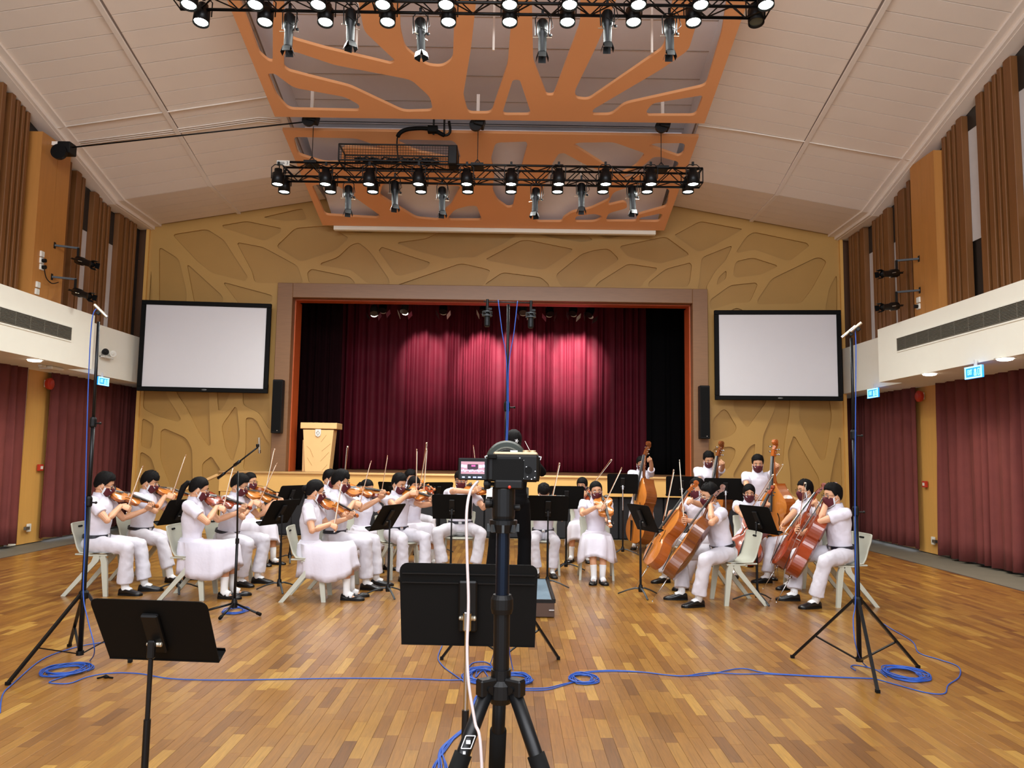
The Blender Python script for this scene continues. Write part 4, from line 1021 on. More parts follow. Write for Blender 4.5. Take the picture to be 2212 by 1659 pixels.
    if kind in ('violin', 'viola'):
        m = M(); m.ell((-.05*k, .03*k, zt+.006), (.032*k,.024*k,.008), 14, 7); m.box((-.02*k,-.002,0), (.03,.008,rib+.02)); P.append(('chin_rest', m.mesh('chin_rest', 'ebony', True)))
        m = M(); m.tube([(-.09*k,.07*k,-rib/2-.02),(-.0,.04*k,-rib/2-.035),(.08*k,.06*k,-rib/2-.02)], .008, 6, flat=((0,0,1),.6)); P.append(('shoulder_rest', m.mesh('shoulder_rest', 'black', True)))
    else:
        e = .32 if kind == 'cello' else .14
        m = M(); m.tube([(0,0,0),(0,-e,0)], .005 if kind == 'cello' else .006, 8); m.lathe((0,.005,0), [(.012,0),(.018,-.02),(.01,-.03)], (0,1,0), 10); m.ell((0,-e,0), (.008,.012,.008), 8, 5); P.append(('endpin', m.mesh('endpin', 'chrome', True)))
    INST[key] = (P, dict(L=L, rib=rib, zt=zt, y_end=y0+Lp+.03*ks, y_nut=y0, bridge=(by, bz)))
    return INST[key]
def place_inst(kind, varn, O, a, n, label, group):
    P, info = instrument(kind, varn); mw = frame(O, a, n)
    r = empty('double_bass' if kind == 'bass' else kind, mw=mw, label=label, cat='double bass' if kind == 'bass' else kind, group=group)
    for k, me in P: put(k, me, r)
    return r, mw, info
BOWP = {}
def bow(F, b, hair, L, label, group):
    """F frog point, b direction to the tip, hair = side the hair faces"""
    if L not in BOWP:
        P = []
        m = M(); pts = [(0, -.03+t*(L), .004-.016*sin(pi*t)*.0+.010*(1-(2*t-1)**2)*-1) for t in [i/10 for i in range(11)]]; m.tube(pts, [.0048-.002*i/10 for i in range(11)], 8); P.append(('stick', m.mesh('stick', 'bow_wood', True)))
        m = M(); m.box((0,.03,-.010), (.010,.045,.022), bev=.002); P.append(('frog', m.mesh('frog', 'ebony')))
        m = M(); m.box((0,.03+(L-.07)/2,-.021), (.009,L-.09,.0015)); P.append(('hair', m.mesh('hair', 'bow_hair')))
        m = M(); m.prism([(L-.055,.002),(L-.03,.002),(L-.025,-.012),(L-.035,-.024)], .006, (-.003,0,0), (0,1,0), (0,0,1)); P.append(('tip', m.mesh('tip', 'bow_hair')))
        m = M(); m.tube([(0,-.045,.003),(0,-.028,.003)], .0055, 8); P.append(('screw', m.mesh('screw', 'chrome', True)))
        BOWP[L] = P
    r = empty('violin_bow' if L > .735 else 'cello_bow', mw=frame(F, b, -Vector(hair)), label=label, cat='bow', group=group)
    for k, me in BOWP[L]: put(k, me, r)
    return r
# ================================================================ people
def rotx(a): return Matrix.Rotation(a, 3, 'X')
def ik(a, c, l1, l2, pole):
    """joint between a and c for limb lengths l1,l2 bent towards pole"""
    d = c-a; L = d.length; mx = (l1+l2)*.995
    if L > mx: c = a+d*(mx/L); d = c-a; L = mx
    x = (l1*l1-l2*l2+L*L)/(2*L); h = sqrt(max(l1*l1-x*x, 0)); u = d/L
    p = Vector(pole); p = p-u*p.dot(u)
    if p.length < 1e-4: p = u.orthogonal()
    return a+u*x+p.normalized()*h, c
def hand(m, w, f, n, t, curl=(.9,.9,.95,1.), s=1., tc=.6):
    """w wrist, f finger direction, n palm normal, t thumb side, curl per finger; adds palm, four fingers and thumb"""
    f = Vector(f).normalized(); n = Vector(n); n = (n-f*n.dot(f)).normalized(); t = Vector(t); t = (t-f*t.dot(f)-n*t.dot(n)).normalized()
    k = w+f*.082*s
    m.tube([w-f*.015*s, w+f*.012*s, w+f*.05*s, k, k+f*.008*s], [.024*s,.028*s,.039*s,.041*s,.034*s], 12, flat=(n, .42))
    for i, (off, ln) in enumerate(((.03,.070),(.0105,.078),(-.0095,.072),(-.029,.056))):
        p = k+t*off*s-f*.004*s; pts = [p-f*.02*s, p]; d = f.copy(); c = curl[i]
        for sl, cc in ((.46,.75),(.3,1.),(.24,.8)):
            a = c*cc; d = (d*cos(a)+n*sin(a)).normalized() if False else None
            ang = sum(c*q for q in ((.75,) if sl == .46 else (.75,1.) if sl == .3 else (.75,1.,.8)))
            d = (f*cos(ang)+n*sin(ang)).normalized(); p = p+d*(ln*sl*s*1.05); pts.append(p)
        r = [.0092*s,.0092*s,.0086*s,.008*s,.0066*s]; m.tube(pts, r, 8); m.ell(pts[-1], (.0068*s,)*3, 8, 5)
    b = w+f*.022*s+t*.026*s; d1 = (f*.65+t*.75+n*.25).normalized(); d2 = (f*cos(tc)*.9+t*.15+n*sin(tc)).normalized()
    p1 = b+d1*.034*s; p2 = p1+d2*.032*s; p3 = p2+d2*.024*s
    m.tube([w+t*.008*s, b, p1, p2, p3], [.014*s,.0135*s,.0112*s,.0098*s,.0075*s], 8); m.ell(p3, (.0075*s,)*3, 8, 5)
def ellipse(c, R, rx, ry, n=24, p=2.):
    out = []
    for j in range(n):
        a = 2*pi*j/n; ca, sa = cos(a), sin(a); out.append(Vector(c)+R@Vector((rx*copysign(abs(ca)**(2/p), ca), ry*copysign(abs(sa)**(2/p), sa), 0)))
    return out
def head_parts(root, body, HC, HR, o):
    """adds head shapes to the body mesh and hangs hair, mask, eyes, glasses on root"""
    s = o.get('hs', 1.); T = lambda v: HC+HR@(Vector(v)*s)
    def E_(c, r): body.ell(T(c), tuple(q*s for q in r), 20, 12, HR)
    E_((0,-.012,.03), (.074,.093,.088)); E_((0,.020,-.03), (.060,.072,.082)); E_((0,.050,-.082), (.030,.028,.026)); E_((0,-.012,-.02), (.070,.084,.07))
    body.tube([T((0,.086,.018)), T((0,.101,-.006)), T((0,.106,-.022))], [.006*s,.011*s,.013*s], 10)
    for sx in (-1, 1): body.ell(T((sx*.074,-.004,-.008)), (.010*s,.020*s,.032*s), 10, 8, HR@Matrix.Rotation(-sx*.25, 3, 'Z')); E_((sx*.033,.066,-.012), (.022,.02,.02))
    body.tube([T((-.024,.083,-.062)), T((0,.092,-.06)), T((.024,.083,-.062))], .007*s, 8)
    if o.get('back'): pass
    # eyes, brows
    for sx in (-1, 1):
        m = M(); m.ell(T((sx*.031,.0765,.012)), (.0135*s,.008*s,.0062*s), 12, 8, HR); e = m.build('eye', 'mask_white', root, smooth=True)
        m = M(); m.ell(T((sx*.031+.001,.0825,.009)), (.0058*s,.0035*s,.0052*s), 10, 6, HR); m.build('iris', 'hair', e, smooth=True)
        m = M(); m.tube([T((sx*.017,.083,.016)), T((sx*.03,.0845,.0195)), T((sx*.045,.077,.014))], .0022*s, 6); m.build('eyelid', 'hair', root)
        m = M(); m.tube([T((sx*.014,.086,.034)), T((sx*.03,.086,.040)), T((sx*.05,.074,.034))], [.003*s,.0042*s,.002*s], 6, flat=(HR@Vector((0,1,0)),.5)); m.build('eyebrow', 'hair', root, smooth=True)
    # hair: thick cap with a hairline
    st = o.get('hair', 'short'); rnd = random.Random(o.get('seed', 1)); NA, NR = 40, 9
    long_ = st in ('long', 'pony', 'bob', 'bun', 'cond')
    def line(az):     # elevation of the hairline at azimuth az (0 = front)
        a = abs(az)
        tab = [(0,.60),(.6,.50),(.95,.40),(1.15,-.02),(1.35,-.38),(1.55,-.05),(1.78,-.35),(2.1,-.90),(3.15,-1.12)] if st == 'short' else [(0,.62),(.6,.5),(1.0,.3),(1.2,-.15),(1.4,-.3),(1.6,-.05),(1.85,-.7),(2.2,-1.05),(3.15,-1.15)] if st in ('pony','bun') else [(0,.55),(.45,.35),(.9,.05),(1.2,-.5),(1.5,-.95),(2.1,-1.0),(3.15,-1.0)]
        if o.get('fringe'): tab = [(0,.34),(.7,.28)]+tab[2:]
        return interp(tab, a)
    outr = []; inr = []
    for k in range(NR+1):
        ro = []; ri = []
        for j in range(NA):
            az = -pi+2*pi*j/NA; e0 = line(az); el = pi/2-(pi/2-e0)*k/NR
            d = Vector((sin(az)*cos(el), cos(az)*cos(el), sin(el)))
            vol = (.015 if st == 'short' else .012)*(.22+.78*min(1, (1-k/NR)*1.7)) + (.005 if st == 'short' else .002)*(mnoise.noise(Vector((az*2.6, el*3, o.get('seed', 1)*3.1)))+.3)
            if st == 'short': vol += .009*max(0, sin(el)); vol += .016*max(0, sin(el)+.1)*max(0, mnoise.noise(Vector((d.x*9, d.y*9, o.get('seed', 1)*1.7))))
            hk = 1. if el > 0 else max(cos(el), .05)**-.62
            base = Vector((d.x*.077*hk, d.y*.095*hk-.012, d.z*.092+.028 if d.z > 0 else d.z*.098+.028))
            ro.append(T(base+d*(vol+.002))); ri.append(T(base-d*.012))
        outr.append(ro); inr.append(ri)
    m = M(); m.rings(outr+inr[::-1]); 
    hair = m.build('hair', 'hair', root, smooth=True)
    if st in ('long', 'bob', 'cond'):
        ln = dict(long=.20, bob=.10, cond=.30)[st]; m = M(); rs = []
        for k in range(8):
            u = k/7; z = -.01-u*ln; ring = []
            for j in range(14): 
                az = (1.35 if st != 'cond' else 1.5)+(2*pi-2*(1.35 if st != 'cond' else 1.5))*j/13
                r_ = (.094-.012*u if st != 'cond' else .092-.02*u) ; ring.append(T((sin(az)*r_*.9, cos(az)*r_*1.08-.012-(.0 if st!='cond' else .015*u), z)))
            inn = [T((sin(az_)*.062, cos(az_)*.07-.012, z)) for az_ in [((1.35 if st != 'cond' else 1.5)+(2*pi-2*(1.35 if st != 'cond' else 1.5))*j/13) for j in range(14)][::-1]]
            rs.append(ring+inn)
        m.rings(rs); m.build('long_hair', 'hair', hair, smooth=True)
    if st == 'pony':
        P = [T((0,-.10,.03)), T((0,-.135,.02)), T((0,-.155,-.04)), T((0,-.15,-.11)), T((0,-.14,-.19)), T((0,-.135,-.25))]
        m = M(); m.tube(P, [.018,.026,.032,.03,.024,.008], 12); m.build('ponytail', 'hair', hair, smooth=True)
        m = M(); m.tube([P[0]+(P[1]-P[0])*.3, P[0]+(P[1]-P[0])*.6], .024, 12); m.build('hair_tie', 'black', hair)
    if st == 'bun': m = M(); m.ell(T((0,-.115,-.0)), (.04,.035,.04), 14, 9, HR); m.build('hair_bun', 'hair', hair, smooth=True)
    if st == 'cond':
        m = M()
        for q in range(5): m.bar(T((.018+.008*cos(q*1.26), -.116, .0+.008*sin(q*1.26))), T((.018+.02*cos(q*1.26), -.121, .0+.02*sin(q*1.26))), .009, .006)
        m.ell(T((.018,-.12,0)), (.008,.006,.008), 8, 5); m.build('hair_clip', 'mask_white', hair)
    # mask
    if o.get('mask', True):
        def msk(nm, matn, az0, zt_, zb_, off, par, tk=.003):
            A, B = [], []
            for k in range(8):
                u = k/7; ro = []; ri = []
                for j in range(21):
                    az = -az0+2*az0*j/20; c_ = cos(az*pi/(2*1.35)) if abs(az) < 1.35 else 0
                    zz = (zt_[0]*c_+zt_[1]*(1-c_))*(1-u)+(zb_[0]*c_+zb_[1]*(1-c_))*u
                    prof = 1-.28*max(0, (-.045-zz)/.08)**1.5
                    nose = .022*exp(-(az/.28)**2)*exp(-((zz+.022)/.026)**2)+.010*exp(-(az/.5)**2)*exp(-((zz+.06)/.05)**2)
                    rx, ry = .0715*prof, .094*prof
                    p = Vector((sin(az)*(rx+off), cos(az)*(ry+off+nose)+.0, zz)); q = Vector((sin(az)*(rx+off-tk), cos(az)*(ry+off+nose-tk), zz))
                    ro.append(T(p)); ri.append(T(q))
                A.append(ro+ri[::-1])
            mm = M(); mm.rings(A); return mm.build(nm, matn, par, smooth=True)
        mk = msk('face_mask', 'mask_maroon', 1.12, (.004,-.022), (-.118,-.072), .006, root)
        if o.get('under', True): msk('inner_mask', 'mask_white', 1.32, (-.004,-.02), (-.124,-.088), .002, mk)
        for sx in (-1, 1):
            m = M()
            for z0_, z1_ in ((-.02,.016), (-.072,-.034)): m.tube([T((sx*.068,.036,z0_)), T((sx*.0775,.012,(z0_+z1_)/2)), T((sx*.080,-.012,z1_))], .0022, 5)
            m.build('ear_loop', 'mask_white', mk)
        m = M()
        for q in range(5):
            az = .42+q*.055; m.box(T((sin(az)*.083, cos(az)*.106-.0, -.03+q*.002)), (.0042,.002,.009), HR@Matrix.Rotation(-az, 3, 'Z'))
        if o.get('logo', True): m.build('mask_lettering', 'mask_white', mk)
    if o.get('glasses'):
        m = M()
        for sx in (-1, 1):
            pts = [T((sx*.034+.024*copysign(abs(cos(a))**.7, cos(a)), .101-.10*abs(.0)+(-.012 if sx*cos(a) > .5 else 0), .008+.017*copysign(abs(sin(a))**.7, sin(a)))) for a in [2*pi*i/16 for i in range(16)]]
            m.tube(pts, .0017, 5, closed=True)
            m.tube([T((sx*.058,.089,.014)), T((sx*.074,.05,.014)), T((sx*.080,-.01,.012)), T((sx*.078,-.03,-.006))], .0018, 5)
        m.tube([T((-.011,.101,.012)), T((0,.105,.015)), T((.011,.101,.012))], .0017, 5)
        g = m.build('glasses', 'black_metal' if o['glasses'] == 1 else 'chrome', root)
def person(pos, face, label, o, hands):
    """pos (x,y) under the hips; face = direction faced in degrees; hands = dict of world targets"""
    s = o.get('s', 1.); girl = o.get('girl', False); stand = o.get('stand', False); z0 = o.get('z0', 0.)
    g = o.get('group')
    root = empty('person', (pos[0], pos[1], z0), rz=radians(face-90), label=label, cat='person', group=g)
    W2L = (Matrix.Translation((pos[0], pos[1], z0)) @ Matrix.Rotation(radians(face-90), 4, 'Z')).inverted()
    L2W3 = Matrix.Rotation(radians(face-90), 3, 'Z')
    wl = lambda p: W2L @ Vector(p); dl = lambda d: L2W3.transposed() @ Vector(d)
    lean = rotx(-o.get('lean', .08)) @ Matrix.Rotation(o.get('side', 0), 3, 'Y'); pel = Vector((0, 0, (.90 if stand else .535)*s+o.get('dz', 0)))
    U = lambda x, y, z: pel+lean@(Vector((x, y, z))*s)
    nb = U(0, 0, .50); HC = nb+lean@Vector((0, .035, .0))*s+Vector((0, .01, .135))*s
    hx, hp, hr_ = o.get('head', (0, .3, 0)); HR = Matrix.Rotation(hx, 3, 'Z') @ rotx(-hp) @ Matrix.Rotation(hr_, 3, 'Y')
    body = M()
    body.tube([nb-Vector((0,.012,.06))*s, nb+Vector((0,.0,.03))*s, HC+HR@(Vector((0,-.012,-.05))*s)], [.056*s,.05*s,.052*s], 16)
    body.tube([pel, U(0,0,.25), U(0,0,.46)], .07*s, 10)
    head_parts(root, body, HC, HR, dict(o, hs=s**.5))
    sleeves = M(); 
    for side, key in ((1, 'R'), (-1, 'L')):
        S = U(side*.172, .0, .452); hd = hands.get(key)
        if hd is None: w = wl((0,0,0)); w = Vector((side*.14, .3, .58))*s if not stand else Vector((side*.2,.05,.8)); f = Vector((0,1,-.2)); n = Vector((0,0,-1)); cu = (.3,.35,.4,.45)
        else: w = wl(hd['w']); f = dl(hd['f']); n = dl(hd['n']); cu = hd.get('curl', (.8,.85,.9,.95))
        pole = Vector(hd['pole']) if hd and 'pole' in hd else Vector((side*.6, -.2, -1.))
        E, w = ik(S, w, .275*s, .245*s, pole)
        body.tube([U(side*.06,0,.44), S, S+(E-S)*.5, E, E+(w-E)*.3, w], [.04*s,.05*s,.044*s,.037*s,.037*s,.025*s], 14)
        body.ell(E, (.036*s,)*3, 10, 8)
        th = Vector(hd['t']) if hd and 't' in hd else None
        t_ = dl(th) if th is not None else (Vector((-side, 0, 0)))
        hand(body, w, f, n, t_, cu, s*.98)
        q = S+(E-S)*(.62 if not o.get('longsleeve') else 1.); nrm = (E-S).normalized()
        if o.get('longsleeve'): sleeves.tube([U(side*.09,0,.455), S, E, E+(w-E)*.9], [.066*s,.066*s,.05*s,.042*s], 16)
        else: sleeves.tube([U(side*.09,0,.452), S+(S-nb)*.06, S+(E-S)*.3, q], [.062*s,.070*s,.064*s,.068*s], 18)
        sleeves.ell(S, (.070*s,)*3, 14, 10)
    # legs
    feet = o.get('feet', ((-.13,.43),(.13,.43))) if not stand else o.get('feet', ((-.12,.0),(.12,.03)))
    tr = M(); shoes = []
    for side, fp in ((-1, feet[0]), (1, feet[1])):
        hip = U(side*.085, 0, 0); an = Vector((fp[0]*s, fp[1]*s, .085*s)); 
        K, an = ik(hip, an, .42*s, .425*s, Vector((side*o.get('knee_out', .25 if not girl else .05), 1, .6 if not girl else .45)))
        if girl: body.tube([hip, K-Vector((0,.012,.012)), K+(an-K)*.25, K+(an-K)*.45, an, an-Vector((0,0,.03))], [.045*s,.036*s,.046*s,.048*s,.034*s,.026*s], 14)
        else: body.tube([hip, K, an], [.05*s,.04*s,.035*s], 10)
        tr.tube([hip, hip+(K-hip)*.5, K], [.098*s,.088*s,.074*s], 20); tr.ell(K, (.075*s,)*3, 16, 10)
        e = an+(K-an)*(.10 if not o.get('short_tr') else .22); tr.tube([K, K+(an-K)*.4, e], [.073*s,.072*s,.082*s], 20)
        fdir = o.get('toe', (side*.18, 1)); fd = Vector((fdir[0] if side > 0 else -abs(fdir[0]) if 'toe' not in o else fdir[0], fdir[1], 0)).normalized(); sdx = Vector((fd.y, -fd.x, 0))
        body.tube([an, an+fd*.05*s-Vector((0,0,.05))*s, an+fd*.10*s-Vector((0,0,.06))*s], [.028*s,.02*s,.012*s], 10)
        m = M(); m.tube([an-Vector((0,0,.03)), an+(K-an)*.12, an+(K-an)*(.36 if girl else .3)], [.040*s,.040*s,.047*s], 14)
        m.tube([an-Vector((0,0,.02)), an+fd*.07*s-Vector((0,0,.042))*s], [.040*s,.036*s], 12); m.build('sock', 'sock' if not o.get('black') else 'black_cloth', root, smooth=True)
        m = M(); rs = []
        tabs = [(-.062,.026,.045),(-.055,.034,.07),(-.02,.039,.084 if not girl else .05),(.03,.042,.082 if not girl else .034),(.07,.046,.064 if not girl else .032),(.12,.049,.048),(.16,.045,.04),(.19,.032,.030),(.202,.012,.018)]
        for yy, hw_, hh in tabs:
            c = Vector((an.x, an.y, 0))+fd*yy*s; ring = []
            for j in range(14):
                a = 2*pi*j/14; ring.append(c+sdx*(hw_*s*copysign(abs(cos(a))**.75, cos(a)))+Vector((0,0,max(.003, hh*s*(.5+.5*copysign(abs(sin(a))**.8, sin(a)))))))
            rs.append(ring)
        m.rings(rs); sh = m.build('shoe', 'shoe', root, smooth=True)
        m = M(); m.rings([[p*1 for p in (Vector((an.x,an.y,0))+fd*yy*s+sdx*w_*1.06*s, Vector((an.x,an.y,0))+fd*yy*s-sdx*w_*1.06*s, Vector((an.x,an.y,0))+fd*yy*s-sdx*w_*1.06*s+Vector((0,0,.02)), Vector((an.x,an.y,0))+fd*yy*s+sdx*w_*1.06*s+Vector((0,0,.02)))] for yy, w_, _ in tabs]); m.build('sole', 'black', sh)
        if girl: m = M(); m.tube([an+sdx*.044*s+fd*.03*s-Vector((0,0,.05)), an+fd*.045*s+Vector((0,0,-.008)), an-sdx*.044*s+fd*.03*s-Vector((0,0,.05))], .007, 6); m.build('strap', 'shoe', sh)
    body.build('body', 'skin', root); remesh(root.children[-1], .0075*max(s, .9), 2)
    bo = [c for c in root.children if c.name.startswith('body')][0]
    # shirt or bodice
    sh = M(); gy = .0
    prof = [(-.03,.150,.112),(.04,.148,.110),(.12,.140,.104),(.22,.148,.112),(.32,.162,.120),(.39,.172,.118),(.44,.155,.100),(.475,.105,.080),(.50,.066,.066),(.515,.060,.060)]
    if girl: prof = [(.05,.132,.100),(.10,.122,.094),(.16,.122,.096),(.24,.136,.112),(.31,.146,.122),(.38,.150,.108),(.44,.135,.092),(.475,.095,.075),(.50,.064,.064),(.515,.058,.058)]
    bl = 1.03 if not girl else 1.
    sh.rings([ellipse(U(0, .008, z), lean, rx*s*bl, ry*s*bl, 28, 2.3) for z, rx, ry in prof])
    sh.v += []; o_ = len(sh.v); sh.add([Vector(v) for v in sleeves.v], sleeves.f)
    cloth = 'black_cloth' if o.get('black') else 'cotton'
    b_ = sh.build('shirt' if not girl else 'dress_bodice', cloth, root); remesh(b_, .0105, 2, disp=.024 if not o.get('black') else .006, dscale=.09)
    # collar
    if not o.get('black'):
        m = M(); N_ = 20; rs = []
        for rr_, zz, dr in ((.062,.508,0),(.066,.548,0),(.072,.552,0),(.080,.52,0),(.092,.488,0)):
            rs.append([U(sin(a)*rr_*1.0, .004+cos(a)*rr_*.98-(.012*(zz-.5)*10 if cos(a) > .6 else 0), zz-(.022 if cos(a) > .5 and rr_ > .07 else 0)-(.02 if cos(a) > .7 else 0)) for a in [.28+(2*pi-.56)*j/N_ for j in range(N_+1)]])
        P_ = rs; vs = [p for r in P_ for p in r]; n_ = N_+1; fs = [(i*n_+j, i*n_+j+1, (i+1)*n_+j+1, (i+1)*n_+j) for i in range(len(P_)-1) for j in range(N_)]
        m.add(vs, fs); c = m.build('collar', cloth, b_, smooth=True); sd = c.modifiers.new('s', 'SOLIDIFY'); sd.thickness = .004
    if o.get('badge'): m = M(); m.box(U(.085 if o['badge'] > 0 else -.085, .137, .33), (.035,.006,.05), lean, bev=.005); m.build('badge', 'panel_orange', b_)
    if girl:
        m = M(); rs = []
        if stand: spec = [(.10,0,0,.130,.104),(.04,0,.0,.155,.13),(-.1,0,0,.19,.165),(-.3,0,0,.22,.2),(-.48,0,0,.235,.22)]
        else: spec = [(.105,0,.0,.128,.104),(.07,0,.02,.158,.14),(.066,0,.10,.170,.22),(.056,0,.178,.192,.292),(-.03,0,.20,.224,.318),(-.13,0,.215,.240,.318),(-.23,0,.225,.250,.33),(-.30,0,.23,.258,.34)]
        for i, (z, cx, cy, rx, ry) in enumerate(spec):
            ring = []; pl = i/(len(spec)-1)
            for j in range(64):
                a = 2*pi*j/64; f_ = 1+(.055*pl)*sin(a*9+i*.25+o.get('seed', 1))+(.02*pl)*sin(a*23+1)+.05*pl*mnoise.noise(Vector((cos(a)*2.2, sin(a)*2.2, i*.35+o.get('seed', 1))))
                zz = z*s + (-.025*pl*sin(a*3+1)*s) + (0 if stand else .10*pl**2*max(0, sin(a))**2*s) + (.02*max(0, sin(a))*s if i in (3,4) else 0)
                pw = (.62+.04*i) if (not stand and i > 1) else 1.; ring.append(Vector((cx, pel.y+cy*s, pel.z+zz))+Vector((copysign(abs(cos(a))**pw, cos(a))*rx*s*f_, copysign(abs(sin(a))**pw, sin(a))*ry*s*f_, 0)))
            rs.append(ring)
        ins = [[Vector((0, pel.y+(spec[-1][2])*s, p.z+.004))+(p-Vector((0, pel.y+spec[-1][2]*s, p.z)))*.965 for p in rs[-1]]]
        ins.append([Vector((p.x*.8, p.y*.8+.02, pel.z-.05*s)) for p in rs[3]])
        m.rings(rs+ins); m.build('skirt', cloth, root, smooth=True)
        m = M(); m.tube([U(sin(a)*.130, cos(a)*.104+.008, .085) for a in [2*pi*j/24 for j in range(24)]], .016*s, 8, flat=((0,0,1),1.1), closed=True); m.build('waistband', cloth, root, smooth=True)
    else:
        tr.ell(pel+Vector((0,-.015,-.005)), (.158*s,.128*s,.105*s), 20, 12); tr.rings([ellipse(U(0,.0,z), lean, rx*s, ry*s, 24, 2.2) for z, rx, ry in ((-.05,.15,.12),(.05,.156,.119),(.085,.154,.117))])
        t_ = tr.build('trousers', 'black_cloth' if o.get('black') else 'cotton_trouser', root); remesh(t_, .0115, 2, disp=.026 if not o.get('black') else .008, dscale=.11)
        if not o.get('black'):
            bw = bl; rs = [ellipse(U(0,.002,z), lean, rx*s*bw, ry*s*bw, 28, 2.25) for z, rx, ry in ((.062,.157,.121),(.062,.163,.127),(.098,.161,.125),(.098,.152,.115))]
            m = M(); m.rings(rs, closed=True); be = m.build('belt', 'belt', root, smooth=False)
            m = M(); m.box(U(0,.132,.08), (.045*s,.008,.034*s), lean, bev=.003); m.build('buckle', 'chrome', be)
    return root, dict(nb=L2W3@nb+Vector((pos[0], pos[1], z0)), HC=L2W3@HC+Vector((pos[0], pos[1], z0)))
def proj(p):
    d = ROT.transposed() @ (Vector(p)-C0); return Vector((CX+F_PX*d.x/-d.z, CY-F_PX*d.y/-d.z))
# ---------------------------------------------------------------- chairs
def chair_parts():
    P = []
    m = M(); prof = []
    # shell section: seat pan curving up into the back
    sec = [(.225,.425,.0),(.20,.438,.2),(.10,.436,.9),(0,.432,1),(-.09,.436,1),(-.15,.455,1),(-.185,.50,1),(-.205,.56,1),(-.222,.62,1),(-.240,.68,1),(-.252,.735,.8),(-.256,.757,.4),(-.256,.765,.0)]
    rs = []
    for i, (y, z, k) in enumerate(sec):
        w_ = .205-(.012 if 5 < i < 9 else 0)-(.02 if i in (0, 12) else 0); cup = .014 if i < 5 else .010
        t_ = Vector((0, sec[min(i+1,12)][0]-sec[max(i-1,0)][0], sec[min(i+1,12)][1]-sec[max(i-1,0)][1])).normalized(); nn = Vector((0, -t_.z, t_.y)); nn = nn if nn.z > 0 or nn.y > 0 else -nn
        a = []; b = []
        for u in (-1, -.85, -.45, 0, .45, .85, 1):
            p = Vector((u*w_, y, z))+Vector((0, .35, 1))*(cup*u*u if i < 5 else 0)+Vector((0, 1, 0))*(.022*u*u if i >= 5 else 0)
            a.append(p+nn*.006); b.append(p-nn*.006)
        rs.append(a+b[::-1])
    m.rings(rs); P.append(('seat_shell', m.mesh('seat_shell', 'chair_grey', True)))
    m = M(); m.box((0,-.243,.715), (.10,.02,.022), bev=.008); P.append(('handle_slot', m.mesh('handle_slot', 'black_matt')))
    for sx in (-1, 1):
        m = M(); m.rings([[Vector((sx*(x-.014), y0, z)), Vector((sx*(x+.014), y0, z)), Vector((sx*(x+.014), y1, z)), Vector((sx*(x-.014), y1, z))] for x, y0, y1, z in ((.185,.135,.075,.43),(.19,.165,.10,.36),(.21,.20,.155,.0))]); P.append(('leg', m.mesh('leg', 'chair_grey')))
        m = M(); m.rings([[Vector((sx*(x-.014), y0, z)), Vector((sx*(x+.014), y0, z)), Vector((sx*(x+.014), y1, z)), Vector((sx*(x-.014), y1, z))] for x, y0, y1, z in ((.185,.10,.02,.43),(.19,.07,-.0,.36),(.215,-.235,-.285,.0))]); P.append(('leg', m.mesh('leg', 'chair_grey')))
        m = M(); m.box((sx*.185,.055,.425), (.034,.21,.022), bev=.006); m.box((sx*.185,-.10,.435), (.03,.16,.018), bev=.005); P.append(('side_rail', m.mesh('side_rail', 'chair_grey')))
    m = M(); m.box((0,.09,.41), (.36,.03,.02)); m.box((0,-.06,.415), (.36,.03,.02)); P.append(('under_rail', m.mesh('under_rail', 'chair_grey')))
    return P
CH = chair_parts()
def chair(pos, face, label, off=.06, s=1.):
    r = radians(face); r0 = empty('plastic_chair', (pos[0]+cos(r)*off, pos[1]+sin(r)*off, 0), rz=r-pi/2, label=label, cat='chair', group='grey plastic chairs of the orchestra')
    for k, me in CH: put(k, me, r0)
    return r0
